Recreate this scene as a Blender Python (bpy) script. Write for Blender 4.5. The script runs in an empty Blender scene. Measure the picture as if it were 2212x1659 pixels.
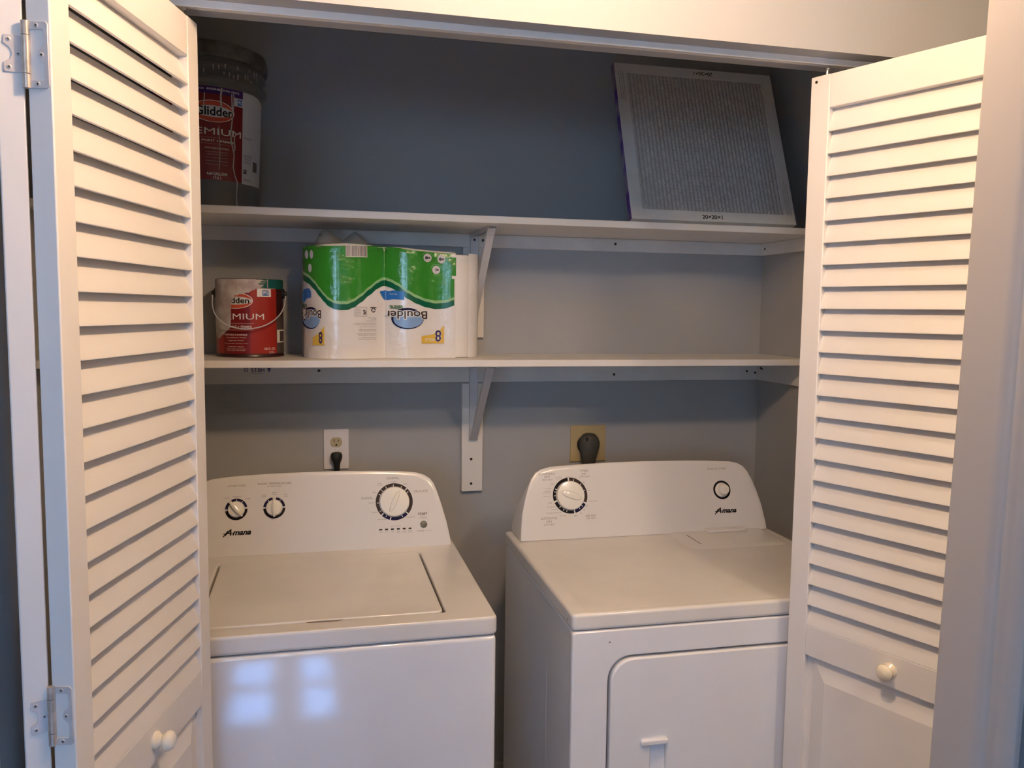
import bpy, bmesh, math, random
from mathutils import Vector, Matrix
random.seed(7)
PI = math.pi
SC = bpy.context.scene
COL = SC.collection

# ------------------------------------------------------------------ camera
CAM_LOC = (-1.4373, -2.4756, 1.5203)
YAW, PITCH, ROLL, FPX = 0.2346, 0.0884, 0.0118, 1776.76
fw = Vector((math.sin(YAW)*math.cos(PITCH), math.cos(YAW)*math.cos(PITCH), -math.sin(PITCH)))
r0 = Vector((math.cos(YAW), -math.sin(YAW), 0)); u0 = r0.cross(fw)
rt = r0*math.cos(ROLL) + u0*math.sin(ROLL); up = u0*math.cos(ROLL) - r0*math.sin(ROLL)
cd = bpy.data.cameras.new('camera'); cam = bpy.data.objects.new('camera', cd); COL.objects.link(cam)
cam.matrix_world = Matrix(((rt.x, up.x, -fw.x, CAM_LOC[0]), (rt.y, up.y, -fw.y, CAM_LOC[1]),
                           (rt.z, up.z, -fw.z, CAM_LOC[2]), (0, 0, 0, 1)))
cd.sensor_fit = 'HORIZONTAL'; cd.sensor_width = 36.0; cd.lens = 36.0*FPX/2212.0
cd.clip_start = 0.05
SC.camera = cam

# ------------------------------------------------------------------ view, sky, daylight
SC.view_settings.view_transform = 'Standard'
SC.view_settings.look = 'None'
SC.view_settings.gamma = 1.0
SC.view_settings.exposure = 0.27
SC.view_settings.use_curve_mapping = False
SC.cycles.use_denoising = True
SC.cycles.max_bounces = 10
SC.cycles.diffuse_bounces = 6
LAMP_POS = (-1.10, -1.63, 2.235)
LAMP_STRENGTH = 305.0
FILL_POS = (-0.30, -2.50, 2.40)
FILL_STRENGTH = 85.0
SKY_STRENGTH = 14.0
SUN_STRENGTH = 270.0
world = bpy.data.worlds.new('world'); SC.world = world; world.use_nodes = True
wb = world.node_tree.nodes['Background']
wb.inputs['Color'].default_value = (0.42, 0.66, 1.0, 1); wb.inputs['Strength'].default_value = SKY_STRENGTH
sun_d = bpy.data.lights.new('daylight_sun', 'SUN'); sun_o = bpy.data.objects.new('daylight_sun', sun_d); COL.objects.link(sun_o)
sun_d.energy = SUN_STRENGTH; sun_d.color = (0.16, 0.42, 1.0); sun_d.angle = 0.022
sun_dir = Vector((0.03, 0.819, -0.574)).normalized()
sun_o.rotation_euler = sun_dir.to_track_quat('-Z', 'Y').to_euler()
sun_o.location = (-1.6, -8, 5)

# ------------------------------------------------------------------ materials
def mat(name, col, rough=0.5, metal=0.0, spec=0.5, coat=0.0, var=0.0, vscale=8.0, bump=0.0, bscale=200.0, bdist=0.001,
        emit=None, estr=0.0, col2=None, trans=0.0, alpha=1.0, coat_rough=0.05, sss=0.0):
    m = bpy.data.materials.new(name); m.use_nodes = True
    nt = m.node_tree; b = nt.nodes['Principled BSDF']
    b.inputs['Base Color'].default_value = (*col, 1)
    b.inputs['Roughness'].default_value = rough; b.inputs['Metallic'].default_value = metal
    b.inputs['Specular IOR Level'].default_value = spec
    b.inputs['Coat Weight'].default_value = coat; b.inputs['Coat Roughness'].default_value = coat_rough
    b.inputs['Transmission Weight'].default_value = trans; b.inputs['Alpha'].default_value = alpha
    if emit: b.inputs['Emission Color'].default_value = (*emit, 1); b.inputs['Emission Strength'].default_value = estr
    tc = nt.nodes.new('ShaderNodeTexCoord')
    if var > 0 or col2:
        n = nt.nodes.new('ShaderNodeTexNoise'); n.inputs['Scale'].default_value = vscale; n.inputs['Detail'].default_value = 5
        nt.links.new(tc.outputs['Object'], n.inputs['Vector'])
        r = nt.nodes.new('ShaderNodeValToRGB'); nt.links.new(n.outputs['Fac'], r.inputs['Fac'])
        c2 = col2 or tuple(c*(1-var) for c in col)
        r.color_ramp.elements[0].position = 0.38; r.color_ramp.elements[1].position = 0.62
        r.color_ramp.elements[0].color = (*c2, 1); r.color_ramp.elements[1].color = (*col, 1)
        nt.links.new(r.outputs['Color'], b.inputs['Base Color'])
    if bump > 0:
        n2 = nt.nodes.new('ShaderNodeTexNoise'); n2.inputs['Scale'].default_value = bscale; n2.inputs['Detail'].default_value = 3
        nt.links.new(tc.outputs['Object'], n2.inputs['Vector'])
        bp = nt.nodes.new('ShaderNodeBump'); bp.inputs['Strength'].default_value = bump; bp.inputs['Distance'].default_value = bdist
        nt.links.new(n2.outputs['Fac'], bp.inputs['Height']); nt.links.new(bp.outputs['Normal'], b.inputs['Normal'])
    return m

M = {}
M['door'] = mat('door_white_paint', (0.80, 0.785, 0.775), 0.42, var=0.03, vscale=5, bump=0.15, bscale=60)
M['shelf'] = mat('shelf_white_laminate', (0.82, 0.795, 0.75), 0.38, var=0.04, vscale=6)
M['cleat'] = mat('cleat_white_paint', (0.76, 0.74, 0.70), 0.5, var=0.10, vscale=9, bump=0.3, bscale=40)
M['hall'] = mat('hall_wall_paint', (0.395, 0.405, 0.42), 0.75, var=0.02, vscale=2, bump=0.25, bscale=160)
M['closet'] = mat('closet_wall_paint_blue_grey', (0.40, 0.405, 0.405), 0.75, var=0.05, vscale=2.5, bump=0.25, bscale=160)
M['ceiling'] = mat('ceiling_paint', (0.8, 0.79, 0.77), 0.9, bump=0.3, bscale=120)
M['trim'] = mat('trim_paint', (0.42, 0.40, 0.39), 0.4, var=0.02, vscale=4)
M['floor'] = None
M['enamel'] = mat('white_enamel', (0.81, 0.825, 0.865), 0.30, coat=0.9, coat_rough=0.045, var=0.03, vscale=7)
M['enamel_top'] = mat('white_enamel_worn', (0.76, 0.74, 0.71), 0.34, coat=0.5, coat_rough=0.12, var=0.07, vscale=6)
M['plastic'] = mat('white_plastic_console', (0.75, 0.735, 0.71), 0.24, coat=0.25, coat_rough=0.1)
M['knob'] = mat('knob_plastic', (0.84, 0.82, 0.75), 0.25, coat=0.4, coat_rough=0.08)
M['doorknob'] = mat('cream_ceramic_knob', (0.85, 0.79, 0.66), 0.15, coat=0.6)
M['black'] = mat('black_ink', (0.006, 0.005, 0.008), 0.6, spec=0.2)
M['navy'] = mat('navy_ink', (0.006, 0.006, 0.045), 0.6, spec=0.2)
M['brownink'] = mat('dark_brown_ink', (0.040, 0.028, 0.026), 0.6, spec=0.2)
M['greyink'] = mat('grey_ink', (0.22, 0.205, 0.19), 0.5)
M['darkgap'] = mat('dark_gap', (0.012, 0.012, 0.014), 0.8)
M['greybtn'] = mat('grey_button', (0.12, 0.12, 0.095), 0.35)
M['metal'] = mat('painted_steel', (0.70, 0.70, 0.72), 0.35, metal=0.25, var=0.05, vscale=30)
M['hinge'] = mat('hinge_painted_white', (0.66, 0.63, 0.64), 0.32, metal=0.15, var=0.08, vscale=60)
M['hinge_pin'] = mat('hinge_worn_knuckle', (0.70, 0.62, 0.55), 0.3, metal=0.6, var=0.25, vscale=80)
M['screw'] = mat('dark_screw', (0.05, 0.045, 0.04), 0.45, metal=0.5)
M['chrome'] = mat('zinc_pin', (0.7, 0.69, 0.67), 0.2, metal=0.9)
M['track'] = mat('track_white_steel', (0.82, 0.82, 0.80), 0.22, metal=0.1)
M['outlet_plate'] = mat('white_outlet_plate', (0.80, 0.78, 0.78), 0.4)
M['ivory'] = mat('ivory_receptacle', (0.52, 0.44, 0.26), 0.4)
M['almond'] = mat('almond_plate', (0.50, 0.395, 0.20), 0.45, var=0.08, vscale=20)
M['rubber'] = mat('black_rubber', (0.012, 0.012, 0.012), 0.5)
M['greyplug'] = mat('grey_plug', (0.06, 0.058, 0.05), 0.6, var=0.2, vscale=60)
M['red'] = mat('can_red', (0.36, 0.022, 0.014), 0.32)
M['dkred'] = mat('can_dark_red', (0.19, 0.008, 0.010), 0.32)
M['redorange'] = mat('can_orange_red', (0.55, 0.07, 0.03), 0.32)
M['white_ink'] = mat('white_ink', (0.80, 0.78, 0.74), 0.4)
M['paperwhite'] = mat('label_white', (0.62, 0.62, 0.60), 0.45)
M['teal'] = mat('teal_band', (0.008, 0.10, 0.09), 0.35)
M['blackred'] = mat('can_side_dark', (0.035, 0.008, 0.008), 0.35)
M['greytab'] = mat('can_grey_brown', (0.10, 0.075, 0.07), 0.4)
M['smear'] = mat('dried_paint', (0.60, 0.565, 0.52), 0.55, col2=(0.42, 0.34, 0.32), vscale=28, bump=0.6, bscale=60)
M['purple'] = mat('purple_band', (0.045, 0.008, 0.12), 0.35)
M['blue'] = mat('blue_ink', (0.015, 0.12, 0.42), 0.4)
M['bucket'] = mat('grey_bucket_plastic', (0.155, 0.155, 0.15), 0.38, var=0.2, vscale=14)
M['bucket_dark'] = mat('dark_bucket_lid', (0.07, 0.067, 0.06), 0.45, col2=(0.15, 0.145, 0.13), vscale=25)
M['drip'] = mat('paint_drip', (0.50, 0.46, 0.42), 0.5)
M['film'] = mat('white_film', (0.83, 0.80, 0.755), 0.22, coat=0.35, coat_rough=0.12, bump=1.0, bscale=26, bdist=0.005)
M['paper'] = mat('paper_towel', (0.84, 0.815, 0.77), 0.8, bump=0.5, bscale=300)
M['green'] = mat('green_print', (0.035, 0.27, 0.025), 0.22, coat=0.5, coat_rough=0.1, bump=1.0, bscale=26, bdist=0.005)
M['ltgreen'] = mat('light_green_print', (0.30, 0.55, 0.25), 0.25)
M['dkgreen'] = mat('dark_green_print', (0.004, 0.12, 0.055), 0.25)
M['bouldblue'] = mat('logo_blue', (0.24, 0.40, 0.66), 0.3)
M['skyblue'] = mat('flag_blue', (0.02, 0.16, 0.50), 0.3)
M['dkbrown'] = mat('logo_dark_brown', (0.035, 0.02, 0.014), 0.35)
M['yellow'] = mat('burst_yellow', (0.78, 0.50, 0.07), 0.3)
M['indigo'] = mat('numeral_indigo', (0.035, 0.02, 0.13), 0.35)
M['card'] = mat('filter_card', (0.70, 0.68, 0.63), 0.7, var=0.06, vscale=15)
M['purplecard'] = mat('filter_purple_side', (0.10, 0.03, 0.28), 0.6, col2=(0.30, 0.27, 0.36), vscale=18)
M['media'] = mat('filter_media', (0.55, 0.52, 0.48), 0.9, var=0.12, vscale=30, bump=0.6, bscale=150)
M['wire'] = mat('filter_wire', (0.46, 0.44, 0.42), 0.6)
M['brass'] = mat('lamp_canopy', (0.6, 0.5, 0.35), 0.3, metal=0.8)
M['bulb'] = mat('lamp_globe', (1, 0.9, 0.75), 0.4, emit=(1.0, 0.66, 0.39), estr=LAMP_STRENGTH)

def clear_film():
    m = bpy.data.materials.new('clear_film'); m.use_nodes = True; nt = m.node_tree
    for n in list(nt.nodes): nt.nodes.remove(n)
    o = nt.nodes.new('ShaderNodeOutputMaterial'); mx = nt.nodes.new('ShaderNodeMixShader')
    tr = nt.nodes.new('ShaderNodeBsdfTransparent'); tr.inputs['Color'].default_value = (0.93, 0.93, 0.91, 1)
    pb = nt.nodes.new('ShaderNodeBsdfPrincipled'); pb.inputs['Base Color'].default_value = (0.45, 0.44, 0.40, 1); pb.inputs['Roughness'].default_value = 0.12
    pb.inputs['Coat Weight'].default_value = 1.0
    mx.inputs['Fac'].default_value = 0.36
    nt.links.new(tr.outputs[0], mx.inputs[1]); nt.links.new(pb.outputs[0], mx.inputs[2]); nt.links.new(mx.outputs[0], o.inputs['Surface'])
    return m
M['clear'] = clear_film()

def floor_mat():
    m = bpy.data.materials.new('floor_planks'); m.use_nodes = True; nt = m.node_tree; b = nt.nodes['Principled BSDF']
    tc = nt.nodes.new('ShaderNodeTexCoord'); br = nt.nodes.new('ShaderNodeTexBrick')
    br.inputs['Scale'].default_value = 1.0; br.inputs['Brick Width'].default_value = 1.2; br.inputs['Row Height'].default_value = 0.15
    br.inputs['Mortar Size'].default_value = 0.002; br.inputs['Color1'].default_value = (0.24, 0.19, 0.15, 1)
    br.inputs['Color2'].default_value = (0.30, 0.24, 0.19, 1); br.inputs['Mortar'].default_value = (0.05, 0.04, 0.03, 1)
    nt.links.new(tc.outputs['Object'], br.inputs['Vector']); nt.links.new(br.outputs['Color'], b.inputs['Base Color'])
    b.inputs['Roughness'].default_value = 0.35
    return m
M['floor'] = floor_mat()

# ------------------------------------------------------------------ mesh helpers
class MB:
    def __init__(s): s.v = []; s.f = []; s.mi = []
    def add(s, vs, fs, mi=0):
        k = len(s.v); s.v += [tuple(p) for p in vs]; s.f += [tuple(i+k for i in f) for f in fs]; s.mi += [mi]*len(fs); return s
    def box(s, x0, x1, y0, y1, z0, z1, T=None, mi=0):
        vs = [(x, y, z) for x in (x0, x1) for y in (y0, y1) for z in (z0, z1)]
        if T: vs = [T(*p) for p in vs]
        return s.add(vs, [(0, 1, 3, 2), (4, 6, 7, 5), (0, 4, 5, 1), (2, 3, 7, 6), (0, 2, 6, 4), (1, 5, 7, 3)], mi)
    def prism(s, poly, a, b, T, mi=0):
        """poly in 2-D, extruded from a to b; T(x, y, w) -> 3-D"""
        n = len(poly); vs = [T(x, y, a) for x, y in poly] + [T(x, y, b) for x, y in poly]
        fs = [tuple(range(n)), tuple(range(2*n-1, n-1, -1))] + [(i, (i+1) % n, n+(i+1) % n, n+i) for i in range(n)]
        return s.add(vs, fs, mi)
    def ring(s, outer, inner, a, b, T, mi=0):
        n = len(outer)
        vs = [T(*p, a) for p in outer] + [T(*p, b) for p in outer] + [T(*p, b) for p in inner] + [T(*p, a) for p in inner]
        fs = []
        for i in range(n):
            j = (i+1) % n
            for q in range(4):
                w = (q+1) % 4; fs.append((q*n+i, q*n+j, w*n+j, w*n+i))
        return s.add(vs, fs, mi)
    def lathe(s, prof, T, n=48, mi=0, a0=0.0, a1=2*PI):
        """prof list of (radius, height); T(x, y, h)"""
        full = abs(a1-a0-2*PI) < 1e-6; k = n if full else n+1; vs = []
        for r, h in prof:
            for i in range(k):
                a = a0+(a1-a0)*i/n; vs.append(T(r*math.cos(a), r*math.sin(a), h))
        fs = []
        for p in range(len(prof)-1):
            for i in range(n):
                j = (i+1) % k; fs.append((p*k+i, p*k+j, (p+1)*k+j, (p+1)*k+i))
        return s.add(vs, fs, mi)
    def tube(s, pts, r, n=10, mi=0):
        pts = [Vector(p) for p in pts]; vs = []; N = len(pts)
        ref = Vector((0.13, 0.21, 0.97))
        for i, p in enumerate(pts):
            d = (pts[min(i+1, N-1)]-pts[max(i-1, 0)]).normalized()
            a = d.cross(ref); a = a.normalized() if a.length > 1e-4 else d.orthogonal().normalized(); b = d.cross(a)
            rr = r[i] if isinstance(r, (list, tuple)) else r
            for k in range(n):
                t = 2*PI*k/n; vs.append(tuple(p+a*rr*math.cos(t)+b*rr*math.sin(t)))
        fs = [(i*n+k, i*n+(k+1) % n, (i+1)*n+(k+1) % n, (i+1)*n+k) for i in range(N-1) for k in range(n)]
        fs += [tuple(range(n)), tuple(range((N-1)*n, N*n))]
        return s.add(vs, fs, mi)
    def grid(s, F, us, vs_, mi=0):
        vs = [F(u, v) for u in us for v in vs_]; m = len(vs_)
        fs = [(i*m+j, (i+1)*m+j, (i+1)*m+j+1, i*m+j+1) for i in range(len(us)-1) for j in range(m-1)]
        return s.add(vs, fs, mi)
    def build(s, name, mats, parent=None, bevel=0, seg=3, smooth=False, solid=0, recalc=True, angle=35):
        me = bpy.data.meshes.new(name); me.from_pydata(s.v, [], s.f)
        mats = mats if isinstance(mats, (list, tuple)) else [mats]
        for m in mats: me.materials.append(m)
        for p, i in zip(me.polygons, s.mi): p.material_index = i
        if recalc:
            bm = bmesh.new(); bm.from_mesh(me)
            bmesh.ops.remove_doubles(bm, verts=bm.verts, dist=1e-6)
            bmesh.ops.recalc_face_normals(bm, faces=bm.faces); bm.to_mesh(me); bm.free()
        o = bpy.data.objects.new(name, me); COL.objects.link(o)
        if parent is not None: o.parent = parent; o.matrix_parent_inverse = Matrix.Translation(-Vector(parent.location))
        if solid:
            sd = o.modifiers.new('solid', 'SOLIDIFY'); sd.thickness = solid; sd.offset = -1
        if bevel:
            b = o.modifiers.new('bevel', 'BEVEL'); b.width = bevel; b.segments = seg; b.limit_method = 'ANGLE'; b.angle_limit = math.radians(angle)
            b.harden_normals = False
        if smooth or bevel:
            for p in me.polygons: p.use_smooth = True
            try: me.set_sharp_from_angle(angle=math.radians(40))
            except Exception: pass
        return o

def ID(x, y, z): return (x, y, z)
def rrect(x0, x1, y0, y1, r, n=5):
    o = []
    for cx, cy, a in ((x1-r, y0+r, -PI/2), (x1-r, y1-r, 0), (x0+r, y1-r, PI/2), (x0+r, y0+r, PI)):
        o += [(cx+r*math.cos(a+PI/2*i/n), cy+r*math.sin(a+PI/2*i/n)) for i in range(n+1)]
    return o
def tag(o, label, cat, group=None, kind=None):
    if label: o['label'] = label
    if cat: o['category'] = cat
    if group: o['group'] = group
    if kind: o['kind'] = kind
    return o
def thing(name, loc, label, cat, group=None, kind=None):
    o = bpy.data.objects.new(name, None); o.empty_display_size = 0.05; COL.objects.link(o); o.location = loc
    return tag(o, label, cat, group, kind)
def struct(name, mb, m, **k):
    lab = k.pop('label', None); cat = k.pop('cat', None)
    o = mb.build(name, m, **k); o['kind'] = 'structure'
    if lab: o['label'] = lab
    if cat: o['category'] = cat
    return o

_tc = {}
def text_geo(s, bold=0.0, shear=0.0, res=3):
    key = (s, bold, shear, res)
    if key in _tc: return _tc[key]
    cu = bpy.data.curves.new('tmp_text', 'FONT'); cu.body = s; cu.size = 1.0; cu.offset = bold; cu.shear = shear
    cu.resolution_u = res; cu.align_x = 'CENTER'; cu.align_y = 'CENTER'
    ob = bpy.data.objects.new('tmp_text', cu); COL.objects.link(ob); bpy.context.view_layer.update()
    me = bpy.data.meshes.new_from_object(ob.evaluated_get(bpy.context.evaluated_depsgraph_get()))
    v = [(p.co.x, p.co.y) for p in me.vertices]; f = [tuple(p.vertices) for p in me.polygons]
    bpy.data.objects.remove(ob); bpy.data.curves.remove(cu); bpy.data.meshes.remove(me)
    xs = [p[0] for p in v]; ys = [p[1] for p in v]
    _tc[key] = (v, f, (min(xs), max(xs), min(ys), max(ys))); return _tc[key]

class Decal:
    """flat printed shapes in 2-D; each face lies on a surface through map(x, y, lift)"""
    def __init__(s): s.v = []; s.f = []; s.mi = []
    def _a(s, v, f, mi=0, lift=0.0):
        k = len(s.v); s.v += [(p[0], p[1], lift) for p in v]; s.f += [tuple(i+k for i in q) for q in f]; s.mi += [mi]*len(f)
    def text(s, t, cx, cy, w=None, h=None, rot=0, bold=0.0, shear=0.0, mi=0, lift=0.0, dense=False):
        v, f, (a, b, c, d) = text_geo(t, bold, shear)
        sx = w/(b-a) if w else None; sy = h/(d-c) if h else None
        if sx is None: sx = sy
        if sy is None: sy = sx
        ca, sa = math.cos(rot), math.sin(rot)
        P = [((x-(a+b)/2)*sx, (y-(c+d)/2)*sy) for x, y in v]
        s._a([(cx+x*ca-y*sa, cy+x*sa+y*ca) for x, y in P], f, mi, lift); return s
    def rect(s, x0, x1, y0, y1, n=1, mi=0, lift=0.0):
        v = []; f = []
        for i in range(n+1):
            x = x0+(x1-x0)*i/n; v += [(x, y0), (x, y1)]
        f = [(2*i, 2*i+2, 2*i+3, 2*i+1) for i in range(n)]; s._a(v, f, mi, lift); return s
    def strip(s, xs, lo, hi, ny=4, mi=0, lift=0.0):
        v = []; m = ny+1
        for x in xs:
            a, b = lo(x), hi(x); v += [(x, a+(b-a)*j/ny) for j in range(m)]
        f = [(i*m+j, (i+1)*m+j, (i+1)*m+j+1, i*m+j+1) for i in range(len(xs)-1) for j in range(ny)]
        s._a(v, f, mi, lift); return s
    def arc(s, cx, cy, r0, r1, a0, a1, n=24, mi=0, lift=0.0, sx=1.0, sy=1.0):
        """angles in degrees clockwise from the top"""
        v = []
        for i in range(n+1):
            a = math.radians(a0+(a1-a0)*i/n); v += [(cx+sx*r0*math.sin(a), cy+sy*r0*math.cos(a)), (cx+sx*r1*math.sin(a), cy+sy*r1*math.cos(a))]
        s._a(v, [(2*i, 2*i+2, 2*i+3, 2*i+1) for i in range(n)], mi, lift); return s
    def ell(s, cx, cy, rx, ry, n=32, mi=0, lift=0.0, rings=4):
        for k in range(rings): s.arc(cx, cy, k/rings+1e-4, (k+1)/rings, 0, 360, n, mi, lift, rx, ry)
        return s
    def poly(s, pts, mi=0, lift=0.0): s._a(pts, [tuple(range(len(pts)))], mi, lift); return s
    def build(s, name, mats, parent, fmap, base=0.0004, label=None):
        me = bpy.data.meshes.new(name); me.from_pydata([fmap(x, y, base+l) for x, y, l in s.v], [], s.f)
        for m in (mats if isinstance(mats, (list, tuple)) else [mats]): me.materials.append(m)
        for p, i in zip(me.polygons, s.mi): p.material_index = i
        o = bpy.data.objects.new(name, me); COL.objects.link(o); o.parent = parent
        o.matrix_parent_inverse = Matrix.Translation(-Vector(parent.location))
        if label: o['label'] = label
        return o
def lin(a, b, n): return [a+(b-a)*i/n for i in range(n+1)]
def interp(tab, x):
    if x <= tab[0][0]: return tab[0][1]
    for (a, fa), (b, fb) in zip(tab, tab[1:]):
        if x <= b:
            t = (x-a)/(b-a); t = t*t*(3-2*t)*0.5+t*0.5; return fa+(fb-fa)*t
    return tab[-1][1]

# ------------------------------------------------------------------ setting
CEIL = 2.44; HZ = 2.014; YF, YB = -1.06, -0.94; OL, OR = -1.936, -0.09; CL = -2.10
struct('floor', MB().box(-3.4, 1.6, -5.3, 0.1, -0.06, 0), M['floor'])
struct('ceiling', MB().box(-3.4, 1.6, -5.3, 0.1, CEIL, CEIL+0.05), M['ceiling'])
struct('wall_back', MB().box(CL, 0.1, 0, 0.1, 0, CEIL), M['closet'])
struct('wall_closet_left', MB().box(CL-0.1, CL, YB, 0.1, 0, CEIL), M['closet'])
struct('wall_closet_right', MB().box(0, 0.1, YB, 0, 0, CEIL), M['closet'])
struct('wall_front', MB().box(-3.4, OL, YF, YB, 0, CEIL).box(OR, 1.6, YF, YB, 0, CEIL).box(OL, OR, YF, YB, HZ, CEIL), M['hall'], recalc=False)
struct('baseboard_back', MB().box(CL, 0, -0.012, 0, 0, 0.072), M['trim'], bevel=0.003)
struct('wall_left', MB().box(-3.4, -3.3, -5.3, YF, 0, CEIL), M['hall'])
struct('wall_side', MB().box(1.5, 1.6, -5.3, YF, 0, CEIL), M['hall'])
# wall end with door casing at the right of the viewer
struct('wall_right', MB().box(-0.800, -0.700, -5.1, -1.795, 0, CEIL), M['hall'])
cas = MB()
prof = [(0, 0), (0, 0.0175), (0.002, 0.0195), (0.050, 0.0200), (0.058, 0.0190), (0.064, 0.0140), (0.076, 0.0130), (0.084, 0.0100), (0.089, 0.006), (0.089, 0)]
LEAN = 0.021
cas.prism(prof, 0, CEIL, lambda x, y, z: (-0.800-y+LEAN*(z-1.51), -1.790-x, z))
cas.prism([(0, 0), (0, 0.012), (0.004, 0.016), (0.03, 0.016), (0.118, 0.016), (0.122, 0.012), (0.122, 0)], 0, CEIL, lambda x, y, z: (-0.812+x+LEAN*(z-1.51), -1.796+y, z))
struct('trim_1', cas, M['trim'], bevel=0.0015, label='light grey moulded door casing at the right edge of the view', cat='trim')
# rear wall with windows
RW = -5.1
W1 = [(-1.885, -1.690, 1.52, 1.98), (-1.615, -1.455, 1.52, 1.98)]        # two narrow panes that let the low light in
W2 = [(-3.25, -2.2, 1.3, 2.12)]
def wall_holes(x0, x1, z0, z1, holes):
    xs = sorted({x0, x1, *[h[0] for h in holes], *[h[1] for h in holes]}); zs = sorted({z0, z1, *[h[2] for h in holes], *[h[3] for h in holes]})
    b = MB()
    for i in range(len(xs)-1):
        for j in range(len(zs)-1):
            mx, mz = (xs[i]+xs[i+1])/2, (zs[j]+zs[j+1])/2
            if any(h[0] < mx < h[1] and h[2] < mz < h[3] for h in holes): continue
            b.box(xs[i], xs[i+1], RW-0.12, RW, zs[j], zs[j+1])
    return b
struct('wall_rear', wall_holes(-3.4, 1.6, 0, CEIL, W1+W2), M['hall'], recalc=False)
def window(name, h, bars_v, bars_h):
    b = MB(); w = 0.02
    b.box(h[0], h[0]+w, RW-0.09, RW-0.05, h[2], h[3]).box(h[1]-w, h[1], RW-0.09, RW-0.05, h[2], h[3])
    b.box(h[0], h[1], RW-0.09, RW-0.05, h[2], h[2]+w).box(h[0], h[1], RW-0.09, RW-0.05, h[3]-w, h[3])
    for t in bars_v: x = h[0]+(h[1]-h[0])*t; b.box(x-0.012, x+0.012, RW-0.085, RW-0.055, h[2], h[3])
    for t in bars_h: z = h[2]+(h[3]-h[2])*t; b.box(h[0], h[1], RW-0.085, RW-0.055, z-0.012, z+0.012)
    return struct(name, b, M['trim'], recalc=False)
window('window_1', W1[0], [], [0.5])
window('window_2', W1[1], [], [0.5])
window('window_3', W2[0], [0.33, 0.67], [0.5])
struct('sun_blocker', MB().box(-3.6, -2.15, -6.8, RW-0.12, 2.12, 2.2), M['hall'], label='added unseen slab blocking the sun at the wide rear window', cat='sun blocker')  # added outside to keep direct sun out of the wide window
for n_, h in (('daylight_portal_wide', W2[0]),):
    ld = bpy.data.lights.new(n_, 'AREA'); ld.shape = 'RECTANGLE'; ld.size = h[1]-h[0]; ld.size_y = h[3]-h[2]; ld.cycles.is_portal = True
    lo = bpy.data.objects.new(n_, ld); COL.objects.link(lo); lo.location = ((h[0]+h[1])/2, RW-0.13, (h[2]+h[3])/2); lo.rotation_euler = (PI/2, 0, PI)

# ceiling lamp
lp = thing('ceiling_lamp', (LAMP_POS[0], LAMP_POS[1], CEIL), 'small round globe lamp hanging from the ceiling in front of the closet', 'lamp')
MB().lathe([(0, CEIL-0.03), (0.05, CEIL-0.028), (0.062, CEIL-0.012), (0.064, CEIL)], lambda x, y, h: (LAMP_POS[0]+x, LAMP_POS[1]+y, h), 32).build('canopy', M['brass'], lp, smooth=True)
MB().tube([(LAMP_POS[0], LAMP_POS[1], LAMP_POS[2]+0.04), (LAMP_POS[0], LAMP_POS[1], CEIL-0.02)], 0.012).build('stem', M['brass'], lp, smooth=True)
GR = 0.05
MB().lathe([(GR*math.sin(PI*i/12), -GR*math.cos(PI*i/12)) for i in range(13)], lambda x, y, h: (LAMP_POS[0]+x, LAMP_POS[1]+y, LAMP_POS[2]+h), 24).build('globe', M['bulb'], lp, smooth=True)

l2 = thing('added_fill_light', (FILL_POS[0], FILL_POS[1], CEIL), 'added round fill light on the ceiling out of view', 'lamp')  # unseen fill source, added to brighten the closet and header
M['fill_glow'] = mat('fill_light_glass', (1, 0.95, 0.85), 0.4, emit=(1.0, 0.77, 0.55), estr=FILL_STRENGTH)
MB().lathe([(0, CEIL-0.012), (0.135, CEIL-0.012), (0.138, CEIL)], lambda x, y, h: (FILL_POS[0]+x, FILL_POS[1]+y, h), 32).build('rim', M['brass'], l2, smooth=True)
MB().lathe([(0.0, CEIL-0.070), (0.05, CEIL-0.066), (0.09, CEIL-0.050), (0.112, CEIL-0.028), (0.118, CEIL-0.013)], lambda x, y, h: (FILL_POS[0]+x, FILL_POS[1]+y, h), 32).build('fill_dome', M['fill_glow'], l2, smooth=True)

# door track under the header
tr = MB()
tr.box(OL+0.004, OR-0.004, -1.0215, -1.0175, HZ-0.0120, HZ).box(OL+0.004, OR-0.004, -0.984, -0.980, HZ-0.0035, HZ)
tr.box(OL+0.004, OR-0.004, -1.0215, -0.980, HZ-0.0015, HZ)
tag(tr.build('bifold_track', M['track'], bevel=0.0014), 'long white steel door track under the closet header', 'track')

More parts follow.
